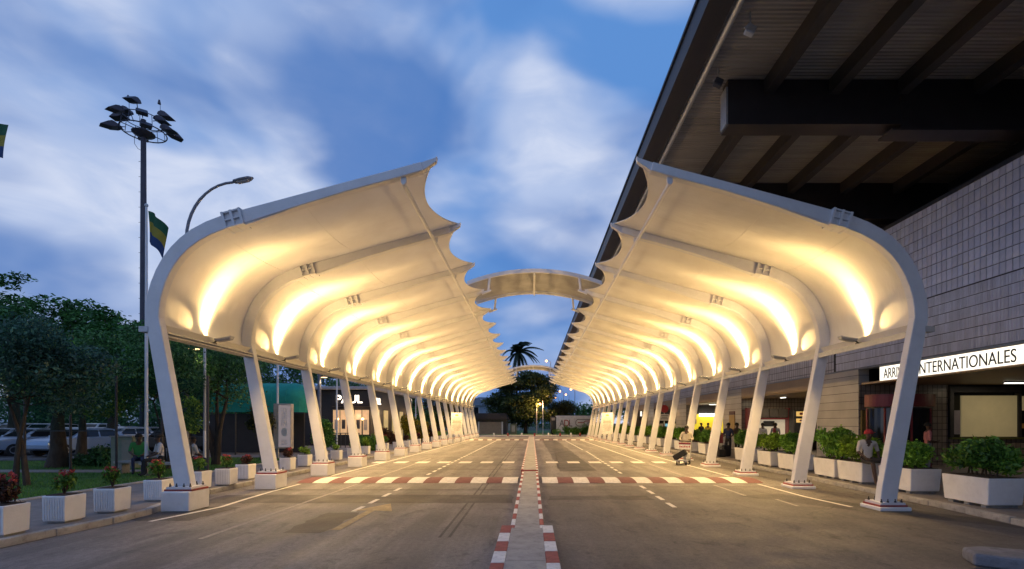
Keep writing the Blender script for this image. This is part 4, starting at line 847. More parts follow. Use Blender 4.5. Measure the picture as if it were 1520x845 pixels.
for x, z in ((-1.25, 2.35), (1.45, 1.95)):
    q = MB(); q.tube([(x, 0, mz+.5), (x, 0, mz+z)], .02, 5); q.lathe([(.03, 0), (.13, .02), (.10, .2), (.06, .38)], (x-.08, 0, mz+z), 8); q.build('beacon', M['mast'], mst)
q = MB(); q.tube([(-.55+.0, -.3, mz-1.0), (-.45, -.4, mz-1.7), (-.2, -.35, mz-2.1), (0, -.28, mz-2.2)], .02, 5); q.build('cable', M['mast'], mst)
# fence with a dark shade net along the lawn
fn_ = thing('net_fence', (-17.0, 16.7, .13), 'dark post fence carrying a green shade net before the parked cars', 'fence')
for k in range(6): q = MB(); x = -2.1+k*1.58; q.tube([(x, 0, 0), (x, 0, 3.4)], .04, 8); q.build('post', M['dark'], fn_)
q = MB(); q.tube([(-2.6, 0, 1.49), (4.4, 0, 1.49)], .014, 6); q.build('lower_wire', M['dark'], fn_)
nm = bpy.data.materials.new('shade net'); nm.use_nodes = True; t = nm.node_tree; t.nodes.remove(t.nodes['Principled BSDF'])
d_ = N(t, 'ShaderNodeBsdfDiffuse'); d_.inputs[0].default_value = (.006, .035, .028, 1); tr = N(t, 'ShaderNodeBsdfTransparent'); a = N(t, 'ShaderNodeMixShader'); nz = N(t, 'ShaderNodeTexNoise'); nz.inputs['Scale'].default_value = 1.5
g_ = N(t, 'ShaderNodeNewGeometry'); t.links.new(g_.outputs['Position'], nz.inputs[0]); t.links.new(ramp(t, nz.outputs[0], [(.3, (.35,)*3), (.7, (.62,)*3)]), a.inputs[0])
t.links.new(tr.outputs[0], a.inputs[1]); t.links.new(d_.outputs[0], a.inputs[2]); t.links.new(a.outputs[0], t.nodes['Material Output'].inputs[0])
for k in range(5):
    q = MB(); x = -2.1+k*1.58; q.grid(lambda u, v: (x+.02+1.54*u, .03+.05*math.sin(u*PI)*math.sin(v*9+k), 1.5+1.8*v), 8, 8); q.build('net_panel', nm, fn_, fix=False)
# utility box, low wall, bench
ub = thing('utility_cabinet', (px(188, 19), 19, .13), 'pale green utility cabinet beside the parked cars', 'cabinet'); q = MB(); q.bx(-.42, .42, -.25, .25, 0, 1.22); q.build('body', mat('sage paint', (.20, .25, .19), .6, dirt=.3), ub, bevel=.02); q = MB(); q.bx(-.45, .45, -.28, .28, 1.22, 1.27); q.build('lid', M['concrete'], ub); q = MB(); q.bx(.02, .38, -.262, -.252, .1, 1.1); q.build('door', mat('cabinet door', (.28, .27, .22), .6), ub)
for bx_, lb in ((px(207, 17.0), 'low concrete bench under the person in green'), (px(245, 16.4), 'low concrete bench under the person in white')):
    bn = thing('bench', (bx_, 17.0 if bx_ < -13.2 else 16.4, .13), lb, 'bench', 'concrete benches on the lawn'); q = MB(); q.bx(-.75, .75, -.2, .2, .36, .44); q.build('seat', M['concrete'], bn, bevel=.01)
    for x in (-.55, .55): q = MB(); q.bx(x-.07, x+.07, -.17, .17, 0, .36); q.build('leg', M['concrete'], bn)
# ================================================================== cars
def car(loc, rz, body, label, suv=False):
    t_ = thing('parked_car', loc, label, 'car', 'cars parked beyond the lawn', rz); L, Wd = (4.3, 1.78); h = 1.72 if suv else 1.46
    prof = [(-2.12, .42), (-2.15, .62), (-2.08, .84), (-1.5, .93), (-.95, .98), (1.65 if not suv else 1.95, 1.0), (2.05, .95), (2.13, .7), (2.12, .42), (1.72, .32), (-1.75, .32)]
    b_ = mat(label, body, .22, .2, .05, 2); q = MB(); q.prism(prof, -Wd/2, Wd/2); bd = q.build('body', b_, t_, bevel=.07, seg=3)
    cabp = [(-.95, .96), (-.25, h-.06), (0, h), (1.0, h), (1.45 if not suv else 1.75, h-.09), (1.85 if not suv else 2.0, .97)]
    q = MB(); n_ = len(cabp); vs = [(u, s*(Wd/2-.06-.14*max(0, (v-.96))/(h-.96)), v) for s in (-1, 1) for u, v in cabp]; q.add(vs, [tuple(range(n_)), tuple(reversed(range(n_, 2*n_)))]+[(i, i+n_, (i+1) % n_+n_, (i+1) % n_) for i in range(n_)]); q.build('cabin', b_, t_, bevel=.03, seg=2)
    for s in (-1, 1):
        for u0, u1, k0, k1 in ((-.72, .38, -.22, .38), (.46, 1.5 if not suv else 1.72, .46, 1.2 if not suv else 1.55)):
            q = MB(); y0, y1 = s*(Wd/2-.055), s*(Wd/2-.165); q.add([(u0, y0, 1.0), (u1, y0, 1.0), (k1, y1, h-.1), (k0, y1, h-.1)], [(0, 1, 2, 3)]); q.build('side_window', M['glassdark'], t_)
        q = MB(); q.box((-2.0, s*.62, .70), (.2, .36, .15)); q.build('headlight', mat('headlight', (.6, .6, .62), .1), t_, bevel=.03)
        q = MB(); q.box((2.06, s*.70, .80), (.12, .26, .24)); q.build('tail_light', mat('tail light', (.35, .01, .01), .2), t_, bevel=.03)
        q = MB(); q.box((-.72, s*.96, 1.02), (.1, .16, .12)); q.build('mirror', b_, t_, bevel=.03)
        for u in (-1.35, 1.32):
            q = MB(); q.lathe([(.2, -.1), (.32, -.1), (.325, 0), (.32, .1), (.2, .1)], (u, s*.82, .325), 18, 0, 'Y'); w_ = q.build('wheel', M['rubber'], t_); q = MB(); q.lathe([(.04, s*.07), (.19, s*.11), (.2, s*.09)], (u, s*.82, .325), 10, 0, 'Y'); q.build('rim', M['steel2'], w_)
    q = MB(); q.add([(-.90, -.66, 1.02), (-.90, .66, 1.02), (-.27, .58, h-.08), (-.27, -.58, h-.08)], [(0, 1, 2, 3)]); q.v = [(x-.015, y, z+.01) for x, y, z in q.v]; q.build('windscreen', M['glassdark'], t_)
    xr = (1.84, 1.47) if not suv else (2.0, 1.77); q = MB(); q.add([(xr[0]+.012, -.64, 1.04), (xr[0]+.012, .64, 1.04), (xr[1]+.012, .56, h-.14), (xr[1]+.012, -.56, h-.14)], [(0, 1, 2, 3)]); q.build('rear_window', M['glassdark'], t_)
    q = MB(); q.bx(2.13, 2.145, -.26, .26, .5, .62); q.build('number_plate', M['whitepaint'], t_)
SIL, WHT, BLU, BLK, GRY = (.46, .50, .56), (.75, .77, .8), (.12, .20, .34), (.015, .015, .018), (.14, .15, .17)
CARS = [(4, 27.5, 1.75, SIL, 0, 'silver hatchback with red tail lamps left of the shade tree trunk'), (48, 27, 1.35, (.38, .46, .58), 0, 'pale blue hatchback just left of the shade tree trunk'), (118, 26.6, 1.4, (.34, .44, .58), 0, 'pale blue car to the right of the shade tree trunk'),
        (22, 33.5, 1.6, WHT, 1, 'white tall car in the second row, left of the trunk'), (66, 33, 1.5, (.5, .56, .62), 1, 'pale tall car behind the shade tree'), (104, 33, 1.6, WHT, 0, 'white saloon in the second row right of the trunk'), (142, 32.5, 1.6, SIL, 0, 'silver car in the second row by the dark bush'), (178, 32, 1.4, WHT, 0, 'white car behind the utility cabinet'), (214, 35, 1.5, SIL, 0, 'silver car beyond the person in green'),
        (258, 28.5, .2, BLK, 1, 'black off-road car behind the slender tree'), (308, 29.5, .15, (.03, .035, .05), 0, 'black saloon with a red tail lamp by the leaning tree'), (318, 36, .1, GRY, 0, 'dark grey car behind the black saloon')]
for k, c in enumerate((GRY, WHT, BLU, SIL, WHT, SIL)): CARS.append((-5+36*k, 41+(k % 2), 1.55, c, k % 3 == 1, '%s in the back row of the car park' % ('dark grey car', 'tall white car', 'dark blue car', 'silver car nearest the shade tree', 'white saloon', 'silver car nearest the utility cabinet')[k]))
for x, d, rz, c, suv, lb in CARS: car((px(x, d), d, .15), rz, c, lb, suv)
# ================================================================== awning, totem, bakery
aw = thing('awning_terrace', (px(400, 27), 27.5, .15), 'long green barrel awning with a rounded end over a dark terrace', 'awning')
x0, x1 = px(285, 27)-px(400, 27), px(432, 27)-px(400, 27)
def barrel(u, v):
    a = PI*v; return (x0+(x1-x0)*u, -1.1*math.cos(a), 2.95+1.05*math.sin(a)**.8)
q = MB(); q.grid(barrel, 10, 14); q.build('barrel_cover', M['green'], aw, fix=False)
q = MB(); q.grid(lambda u, v: (x1+1.05*math.sin(u*PI/2)*math.sin(PI*v)**.9, -1.1*math.cos(PI*v)*(1-.0*u) if u < .001 else -1.1*math.cos(PI*v), 2.95+1.05*math.sin(PI*v)**.8*math.cos(u*PI/2)), 8, 14); q.build('rounded_end', M['green'], aw, fix=False)
q = MB(); pts_ = [(x0, -1.1)]+[(x1+1.05*math.sin(PI*v)**.9, -1.1*math.cos(PI*v)) for v in [i/10 for i in range(11)]]; q.grid(lambda u, v: (pts_[min(11, int(u*11+.001))][0], pts_[min(11, int(u*11+.001))][1]-.01, 2.96-.62*v), 11, 2, sm=False); q.build('valance', M['green'], aw, fix=False)
for k in range(8): x = x0+(x1-x0)*k/7; q = MB(); q.tube([barrel((x-x0)/(x1-x0), j/12) for j in range(13)], .025, 5); q.build('hoop', M['green'], aw)
for x in (x0+.1, (x0+x1)/2, x1): [MB().tube([(x, y, 0), (x, y, 2.9)], .04, 8).build('post', M['dark'], aw) for y in (-1.05, 1.05)]
q = MB(); q.bx(x0, x1, 1.0, 1.1, 0, 2.3); q.build('back_screen', M['beam'], aw)
q = MB(); q.lathe([(.02, -.1), (.09, -.06), (.11, 0), (.09, .06), (.02, .1)], (.7, -.75, 2.1), 12); q.build('globe_lamp', M['lamp_warm'], aw)
q = MB(); q.tube([(.7, -.75, 2.2), (.7, -.75, 2.98)], .01, 5); q.build('lamp_cord', M['dark'], aw); light('lamp', 'POINT', (.7, -.95, 2.1), 14, (1, .6, .3), aw, .1)
tt = thing('advertising_totem', (px(421, 24), 24, .13), 'grey advertising totem with tall vertical white lettering', 'sign')
for x in (-.30, .30): q = MB(); q.bx(x-.05, x+.05, -.05, .05, 0, .55); q.build('leg', M['steel2'], tt)
q = MB(); q.bx(-.44, .44, -.13, .13, .5, 2.72); q.build('casing', mat('totem casing', (.5, .44, .38), .5), tt, bevel=.015)
q = MB(); q.bx(-.18, .40, -.145, -.131, .58, 2.64); q.build('poster', mat('lilac poster', (.26, .22, .24), .5, 0, .2, 3, emit=(.9, .75, .75), es=.22), tt)
q = MB(); q.lathe([(.10, -.152), (.145, -.152), (.145, -.146), (.10, -.146)], (.11, 0, 1.32), 16, 0, 'Y', False, 1, 1.5); q.build('poster_ring', M['whitepaint'], tt)
for x, z0, z1 in ((.0, 1.62, 2.1), (.1, 1.62, 2.5), (.2, 1.62, 1.95), (.2, 2.05, 2.5), (.0, 2.2, 2.5)): q = MB(); q.bx(x-.02, x+.02, -.152, -.146, z0, z1); q.build('poster_stroke', M['whitepaint'], tt)
for k in range(3): q = MB(); w_ = (.36, .30, .24)[k]; q.bx(.11-w_/2, .11+w_/2, -.151, -.146, .70+.1*k, .74+.1*k); q.build('small_print', M['whitepaint'], tt)
pa = thing('bakery', (px(548, 37), 37, .15), 'dark bakery pavilion with glowing PAUL lettering and warm windows', 'building')
dk = mat('charcoal cladding', (.03, .026, .026), .45, 0, .2, 3)
q = MB(); q.bx(-7, 0, .3, 12, 0, 3.75); q.build('wall', dk, pa)
q = MB(); q.bx(-7.3, .55, -.7, 13, 4.3, 4.5); q.build('roof', mat('pale roof edge', (.45, .42, .42), .6), pa, bevel=.02)
q = MB(); q.bx(-7.0, .02, .28, 12, 3.75, 4.3); q.build('upper_band', dk, pa)
q = MB(); q.bx(-2.9, .05, -.02, .27, 3.0, 4.15); q.build('sign_board', mat('black sign board', (.022, .016, .016), .3), pa)
me = textmesh('PAUL', .62, emis('lit white lettering', (1, .86, .7), 3.2), .02, 1, 'LEFT', .015)
for v in me.vertices: x, y, z = v.co; v.co = (x, -z, y)
link('lettering', me, pa, (-2.55, -.05, 3.28)); 
me = textmesh('PAUL', .5, emis('lit side lettering', (1, .86, .7), 2.5), .02, 1, 'LEFT', .015)
for v in me.vertices: x, y, z = v.co; v.co = (z, x, y)
q = MB(); q.bx(.03, .1, .6, 3.0, 3.0, 4.0); q.build('side_board', M['dark'], pa); link('lettering', me, pa, (.13, .8, 3.25))
lit = mat('lit bakery window', (.35, .22, .12), .3, 0, .4, 2.2, emit=(1, .62, .32), es=.55)
for k in range(5):
    q = MB(); x = -2.85+k*.56; q.bx(x, x+.5, .22, .29, .85, 2.75); w_ = q.build('window_pane', lit, pa); q = MB(); q.bx(x-.03, x+.0, .16, .3, .8, 2.8); q.build('mullion', M['dark'], w_)
    q = MB(); q.bx(x+.12, x+.38, .19, .215, 1.2+.1*(k % 2), 2.0); q.build('menu', [M['cream'], M['dark'], M['burg'], M['dark'], M['cream']][k], w_)
for k in range(4):
    y = 1.2+k*2.4; q = MB(); q.bx(.003, .05, y, y+1.1, .3, 2.8); q.build('side_window', mat('lit side window', (.3, .24, .1), .3, 0, .3, 2, emit=(1, .75, .35), es=.35), pa)
for x in (-2.3, -1.2, -.4):
    q = MB(); q.lathe([(.02, -.1), (.1, -.05), (.12, 0), (.1, .05), (.02, .1)], (x, -.3, 2.05), 10); l_ = q.build('lantern', M['lamp_warm'], pa); q = MB(); q.tube([(x, -.3, 0), (x, -.3, 1.96)], .025, 6); q.build('lantern_post', M['dark'], l_)
light('lamp', 'POINT', (-1.2, -.7, 2.3), 40, (1, .6, .32), pa, .15); light('lamp', 'POINT', (.5, 3, 2.6), 25, (1, .7, .4), pa, .15)
bt = thing('terrace_screen', (px(500, 34), 34, .15), 'low dark terrace railing before the bakery windows', 'railing')
for k in range(9): q = MB(); x = -1.0+.32*k; q.bx(x-.02, x+.02, -.02, .02, 0, 1.0); q.build('bar', M['dark'], bt)
q = MB(); q.bx(-1.05, 1.6, -.03, .03, 1.0, 1.05); q.build('rail', M['dark'], bt)
# ================================================================== boards and signs
def info_board(x, d, label):
    t_ = thing('information_board', (x, d, 0), label, 'sign', 'white information boards at the far ends of the canopies')
    q = MB(); q.bx(-.52, .52, -.02, .02, .85, 2.85); q.build('panel', M['whitepaint'], t_)
    for s in (-.4, .4): q = MB(); q.tube([(s, .05, 0), (s, .05, 2.6)], .025, 6); q.build('leg', M['steel2'], t_)
    q = MB(); q.lathe([(.02, 0), (.13, 0), (.13, .006)], (0, -.028, 2.62), 14, 0, 'Y', False, 1.2, .7); q.build('emblem', mat('ochre emblem', (.45, .36, .12), .6), t_)
    gm = mat('grey print', (.30, .26, .25), .7); pm2 = mat('red print', (.45, .18, .15), .7)
    for k in range(11): w_ = (.3, .38, .42, .36, .4, .33, .41, .37, .40, .3, .24)[k]; z = 2.36-.115*k; q = MB(); q.bx(-w_, w_, -.026, -.0205, z, z+(.05 if 2 < k < 5 else .032)); q.build('print_line', pm2 if 2 < k < 5 else gm, t_)
info_board(px(678, 45), 45, 'white information board among the far ribs on the lawn side'); info_board(px(901.5, 45), 45, 'white information board among the far ribs on the terminal side')
npk = thing('no_parking_sign', (px(986, 37), 37, .127), 'round blue and red no parking sign above a white plate', 'sign')
q = MB(); q.tube([(0, 0, 0), (0, 0, 3.25)], .035, 8); q.build('post', M['steel2'], npk)
q = MB(); q.lathe([(0.001, -.06), (.30, -.06), (.30, -.04), (.001, -.04)], (0, 0, 2.85), 24, 0, 'Y', False); dsc = q.build('disc', mat('sign blue', (.03, .06, .22), .4), npk)
q = MB(); q.lathe([(.235, -.068), (.30, -.068), (.30, -.061), (.235, -.061)], (0, 0, 2.85), 24, 0, 'Y', False); q.build('red_ring', mat('sign red', (.4, .03, .04), .4), dsc); q = MB(); q.box((0, -.066, 2.85), (.5, .008, .06), 0, Matrix.Rotation(R(45), 3, 'Y')); q.build('red_bar', mat('sign red bar', (.4, .03, .04), .4), dsc)
q = MB(); q.bx(-.36, .36, -.055, -.04, 1.95, 2.45); pt2 = q.build('plate', M['whitepaint'], npk)
for k in range(3): q = MB(); w_ = (.28, .22, .26)[k]; q.bx(-w_, w_, -.058, -.0555, 2.07+.12*k, 2.11+.12*k); q.build('print_line', M['letter'], pt2)
# concrete kerb end in the road near the camera
q = MB(); q.prism([(5.86, 6.42), (6.02, 6.78), (6.35, 6.84), (6.9, 6.55), (8.6, 5.5), (8.2, 4.8), (6.6, 5.9)], 0, .17, 'Z'); isl = q.build('traffic_island', mat('grey island concrete', (.24, .24, .26), .85, 0, .25, 3, .5, 50, dirt=.6), None, bevel=.05, seg=3); tag(isl, 'rounded grey concrete kerb end lying in the road before the terminal', 'island')
# ================================================================== far end of the road
q = MB(); q.bx(-60, 60, 71, 71.2, 0, .15); struct(q.build('far_kerb', M['whitepaint'])); struct(sheet('verge', M['lawn'], -60, 60, 71.2, 120, .02))
bo = MB(); bo.lathe([(.14, 0), (.14, .3), (.11, .42), (.04, .48)], (0, 0, 0), 12); bom = {c: bo.mesh('bollard', M[c]) for c in ('whitepaint', 'redpaint')}
for x, c in ((733, 'whitepaint'), (754, 'redpaint'), (774.5, 'whitepaint'), (793.5, 'redpaint'), (814, 'whitepaint'), (831.5, 'redpaint'), (847.5, 'whitepaint'), (861, 'redpaint'), (873, 'whitepaint')):
    tag(link('bollard', bom[c], None, (px(x, 70.3), 70.3, 0)), 'small %s bollard along the end of the road' % ('white' if c[0] == 'w' else 'red'), 'bollard', '%s bollards along the end of the road' % ('white' if c[0] == 'w' else 'red'))
ga = thing('garage', (px(729, 80), 80, 0), 'low garage with a beige roller door and dark tiled roof', 'garage')
q = MB(); q.bx(-2.6, 2.6, 0, 4, 0, 2.5); q.build('wall', M['dark'], ga)
for x in (-2.05, 1.85): q = MB(); q.bx(x-.12, x+.12, -.14, -.01, 0, 2.1); q.build('pillar', M['whitepaint'], ga)
for k in range(10): q = MB(); q.bx(-1.9, 1.7, -.1, -.02, .05+.2*k, .235+.2*k); q.build('door_slat', mat('beige slat', (.32, .25, .18), .6) if k == 0 else bpy.data.materials['beige slat'], ga)
q = MB(); q.prism([(-3.0, 2.5), (3.0, 2.5), (2.4, 3.5), (-2.4, 3.5)], -.6, 4.5); q.build('roof', M['beam'], ga)
hs = thing('blue_house', (px(719, 96), 96, 0), 'pale blue house with a gabled front and a dark window', 'house'); pb = mat('pale blue wall', (.30, .38, .50), .7, 0, .1, 2); wb = mat('white trim', (.6, .62, .66), .6)
q = MB(); q.bx(-2.6, 2.6, 0, 6, 0, 5.4); q.build('wall', pb, hs); q = MB(); q.prism([(-2.9, 5.4), (2.9, 5.2), (2.2, 6.9), (-1.2, 7.0)], -.4, 6.4); q.build('roof', mat('blue roof', (.22, .28, .38), .6), hs)
for x in (-1.6,): q = MB(); q.bx(x-.45, x+.45, -.1, -.02, 3.4, 5.0); w_ = q.build('window', M['glassdark'], hs); q = MB(); q.bx(x-.6, x-.46, -.13, -.02, 3.3, 5.1); q.bx(x+.46, x+.6, -.13, -.02, 3.3, 5.1); q.build('window_frame', wb, w_)
q = MB(); q.box((.6, -.45, 5.6), (3.4, .12, .18), 0, Matrix.Rotation(R(38), 3, 'Y')); q.build('bargeboard', wb, hs); q = MB(); q.bx(-3.4, 2.8, -1.2, -.02, 2.6, 2.8); q.build('balcony', wb, hs)
for lo, sz, lb in ((px(690, 104), 7, 'grey apartment block behind the blue house'), (px(745, 118), 6, 'pale villa half hidden behind the far trees')):
    bb = thing('house', (lo, 106 if sz == 7 else 120, 0), lb, 'house'); q = MB(); q.bx(-4, 4, 0, 8, 0, sz); q.build('wall', M['cream'], bb); q = MB(); q.bx(-4.3, 4.3, -.3, 8.3, sz, sz+.3); q.build('roof', M['beam'], bb)
    for k in range(4):
        for z in (1.2, 4.0): q = MB(); q.bx(-3.3+k*1.8, -2.3+k*1.8, -.06, -.02, z, z+1.5); q.build('window', M['glassdark'], bb)
tr_ = thing('truck_trailer', (px(852, 76), 76, 0), 'white lorry trailer lettered ADL with a grey and red logo', 'trailer')
q = MB(); q.bx(-2.75, 3.0, 0, 2.5, .55, 3.05); q.build('box_body', mat('trailer white', (.72, .72, .74), .4, dirt=.15), tr_, bevel=.04); q = MB(); q.bx(-3.6, -2.8, .1, 2.4, .5, 2.9); cb_ = q.build('cab', M['dark'], tr_, bevel=.1, seg=2); q = MB(); q.bx(-3.5, -2.95, .06, .098, 2.3, 2.75); q.build('cab_window', M['cream'], cb_)
for x in (-3.2, .9, 2.0): q = MB(); q.lathe([(.2, -.15), (.48, -.15), (.48, .15), (.2, .15)], (x, .25, .48), 16, 0, 'Y'); q.build('wheel', M['rubber'], tr_)
gk = mat('logo grey', (.10, .10, .11), .5); rk = mat('logo red', (.35, .03, .04), .5)
for s, x, m_ in (('A', -2.3, gk), ('D', -1.62, rk), ('L', -.85, gk)):
    me = textmesh(s, 1.1, m_, .006, .8)
    for v in me.vertices: a_, b_, c_2 = v.co; v.co = (a_, -c_2, b_)
    link('lettering', me, tr_, (x, -.02, 1.35))
q = MB(); q.tube([(2.6, -.01, 2.45), (.55, -.01, 2.45), (.3, -.01, 2.2), (.28, -.01, 1.75), (.5, -.01, 1.45), (1.2, -.01, 1.4)], .07, 4); q.build('logo', gk, tr_); q = MB(); q.tube([(.6, -.02, 1.95), (1.5, -.02, 1.95), (1.8, -.02, 2.2), (2.5, -.02, 2.22)], .08, 4); q.build('logo', rk, tr_)
q = MB(); q.tube([(1.9, -.012, 1.4), (2.1, -.012, 1.9), (2.7, -.012, 2.0)], .06, 4); q.build('logo', gk, tr_)
for x, y, d, lb, big in ((801.5, 600, 82, 'lit orange street lamp beside the large dense tree', 1), (831, 581, 120, 'lit orange lamp high above the olive tree', 0), (840, 586, 135, 'lit orange lamp beyond the olive tree, beside the higher lamp', 0), (824.5, 590, 140, 'lowest lit orange lamp beyond the large tree', 0), (847.5, 578, 110, 'lit orange lamp nearest the canopy edge above the trailer', 0), (811, 536, 100, 'lit orange lamp above the far arched link', 0)):
    lp = thing('far_street_lamp', (px(x, d), d, 0), lb, 'street lamp', 'lit orange street lamps beyond the road'); z = pz(y, d); o_ = -.55 if big else .9
    q = MB(); q.tube([(o_, .1, 0), (o_, .1, z-.2), (o_*.5, .1, z+.12), (0, .1, z+.1)], [.09, .07, .05, .04], 8); q.build('post', M['steel2'], lp)
    q = MB(); r_ = .22 if big else .24; q.lathe([(.02, -r_), (r_*.8, -r_*.6), (r_, 0), (r_*.8, r_*.6), (.02, r_)], (0, 0, z), 12); q.build('globe', M['sodium'], lp)
    if big: light('lamp', 'POINT', (0, -.9, z-.2), 1100, (1, .5, .18), lp, .2)
fp2 = thing('white_post', (px(806, 81), 81, 0), 'plain white post beside the lit orange street lamp', 'post'); q = MB(); q.tube([(0, 0, 0), (0, 0, 5.6)], .07, 8); q.build('pole', M['steel'], fp2); q = MB(); q.lathe([(.2, 0), (.2, .1), (.08, .14)], (0, 0, 0), 10); q.build('foot', M['concrete'], fp2)
bx2 = thing('electric_box', (px(762, 78), 78, .0), 'olive electric box with a pale door beside the garage', 'cabinet'); q = MB(); q.bx(-.5, .5, 0, .4, .1, 1.75); q.build('body', mat('olive paint', (.16, .15, .08), .6), bx2, bevel=.02); q = MB(); q.bx(-.28, .28, -.02, -.002, .5, 1.5); q.build('door', M['cream'], bx2)
# ================================================================== people
def person(loc, rz, label, J, cols, hair='hair', name='person', group=None, extra=None, sleeves='short', legs='long', sc=1.0):
    """J: joint positions; a skinned skeleton becomes one continuous body mesh, coloured by the nearest bone"""
    names = list(J); V = [Vector(J[k])*sc for k in names]; ix = {k: i for i, k in enumerate(names)}
    E = [('pel', 'bel'), ('bel', 'che'), ('che', 'nek'), ('nek', 'jaw'), ('jaw', 'sku'), ('sku', 'top')]
    for s in 'lr': E += [('che', s+'sh'), (s+'sh', s+'el'), (s+'el', s+'wr'), (s+'wr', s+'ha'), ('pel', s+'hi'), (s+'hi', s+'kn'), (s+'kn', s+'an'), (s+'an', s+'to')]
    RAD = dict(pel=.125, bel=.12, che=.135, nek=.05, jaw=.072, sku=.095, top=.06, sh=.07, el=.045, wr=.03, ha=.034, hi=.095, kn=.058, an=.042, to=.036)
    me = bpy.data.meshes.new('person'); me.from_pydata(V, [(ix[a], ix[b_]) for a, b_ in E], []); o = bpy.data.objects.new('tmp', me); COL.objects.link(o)
    md = o.modifiers.new('s', 'SKIN'); md.use_smooth_shade = True; sk = me.skin_vertices[0].data
    for k, i in ix.items():
        r_ = RAD[k if k in RAD else k[1:]]*sc; sk[i].radius = (r_*(1.18 if k in ('pel', 'bel', 'che') else 1), r_*(.85 if k in ('pel', 'bel', 'che') else 1)); sk[i].use_root = (k == 'pel')
    o.modifiers.new('u', 'SUBSURF').levels = 2
    bpy.context.view_layer.update(); m2 = bpy.data.meshes.new_from_object(o.evaluated_get(bpy.context.evaluated_depsgraph_get())); bpy.data.objects.remove(o); bpy.data.meshes.remove(me)
    shirt, trous, shoe = cols; m2.materials.clear()
    for m_ in (M['skin'], shirt, trous, shoe): m2.materials.append(m_)
    zone = {}
    for a, b_ in E:
        k = a[1:]+b_[1:] if a[0] in 'lr' and len(a) == 3 and a not in ('pel',) else ''
        zone[a, b_] = 0
    for a, b_ in E:
        z = 0
        if (a, b_) in (('pel', 'bel'), ('bel', 'che')) or (a == 'che'): z = 1
        if b_ == 'nek' or a in ('nek', 'jaw', 'sku'): z = 0
        if b_[1:] == 'hi' or a[1:] == 'hi' and a[0] in 'lr': z = 2
        if a[1:] == 'sh' and a[0] in 'lr': z = 1
        if a[1:] == 'el' and a[0] in 'lr': z = 1 if sleeves == 'long' else 0
        if a[1:] == 'kn' and a[0] in 'lr': z = 2 if legs == 'long' else 0
        if a[1:] == 'an' and a[0] in 'lr': z = 3
        zone[a, b_] = z
    seg = [(V[ix[a]], V[ix[b_]], zone[a, b_]) for a, b_ in E]
    for p in m2.polygons:
        c = Vector(p.center); best = None
        for a, b_, z in seg:
            d = b_-a; u = max(0, min(1, (c-a).dot(d)/max(d.length_squared, 1e-6))); q_ = (c-(a+d*u)).length
            if best is None or q_ < best[0]: best = (q_, z, u)
        z = best[1]
        p.material_index = z; p.use_smooth = True
    root = thing(name, loc, label, 'person', group, rz); link('body', m2, root)
    hd = (V[ix['jaw']]+V[ix['top']])/2; top = V[ix['top']]; q = MB()
    fw = Vector((0, -1, 0))
    cap = MB(); cp = V[ix['sku']]+Vector((0, .012, .02))*sc
    def dome(u, v): a = 2*PI*v; e = u*1.75; return (cp.x+.108*sc*math.sin(e)*math.cos(a), cp.y+.118*sc*math.sin(e)*math.sin(a)+.01, cp.z+.118*sc*math.cos(e))
    cap.grid(dome, 6, 14); link('cap' if hair != 'hair' else 'hair', cap.mesh('hair', M['hair'] if hair == 'hair' else hair), root)
    if hair != 'hair': q = MB(); q.box((cp.x, cp.y-.13*sc, cp.z+.02), (.15*sc, .12*sc, .014)); q.build('cap_peak', hair, root, bevel=.005)
    q = MB(); fc = V[ix['jaw']].lerp(V[ix['sku']], .6)
    q.add([fc+Vector(v)*sc for v in ((-.016, -.078, -.02), (.016, -.078, -.02), (0, -.112, -.018), (0, -.082, .03))], [(0, 1, 2), (0, 2, 3), (1, 3, 2), (0, 3, 1)]); q.build('nose', M['skin'], root)
    for s in (-1, 1): q = MB(); q.lathe([(.004, -.012), (.02, 0), (.004, .012)], tuple(fc+Vector((s*.092, .012, 0))*sc), 8, 0, 'X', True, 1, 1.5); q.build('ear', M['skin'], root)
    for s in 'lr':        # five fingers, slightly curled
        w_, h_ = V[ix[s+'wr']], V[ix[s+'ha']]; d = (h_-w_).normalized(); sd = d.cross(Vector((0, 0, 1))); sd = sd.normalized() if sd.length > .1 else Vector((0, 1, 0)); cu = d.cross(sd)
        q = MB()
        for k, L in enumerate((.066, .078, .082, .074, .058)):
            b_ = h_+sd*((k-2)*.017*sc); 
            if k == 0: b_ = w_.lerp(h_, .6)-sd*.03*sc; dd = (d*.7-sd*.7).normalized()
            else: dd = d
            q.tube([b_, b_+dd*L*.5*sc, b_+(dd*.85-cu*.25)*L*sc], [.0095*sc, .009*sc, .007*sc], 6)
        q.build('fingers', M['skin'], root)
    return root, V, ix
STAND = dict(pel=(0, 0, .93), bel=(0, .01, 1.1), che=(0, .01, 1.33), nek=(0, 0, 1.5), jaw=(0, -.015, 1.58), sku=(0, 0, 1.66), top=(0, .01, 1.72),
             lsh=(-.19, .01, 1.41), lel=(-.24, .03, 1.12), lwr=(-.23, -.05, .87), lha=(-.23, -.08, .80), rsh=(.19, .01, 1.41), rel=(.24, .03, 1.12), rwr=(.23, -.05, .87), rha=(.23, -.08, .80),
             lhi=(-.09, 0, .88), lkn=(-.10, -.02, .48), lan=(-.10, .02, .09), lto=(-.11, -.13, .04), rhi=(.09, 0, .88), rkn=(.10, -.02, .48), ran=(.10, .02, .09), rto=(.11, -.13, .04))
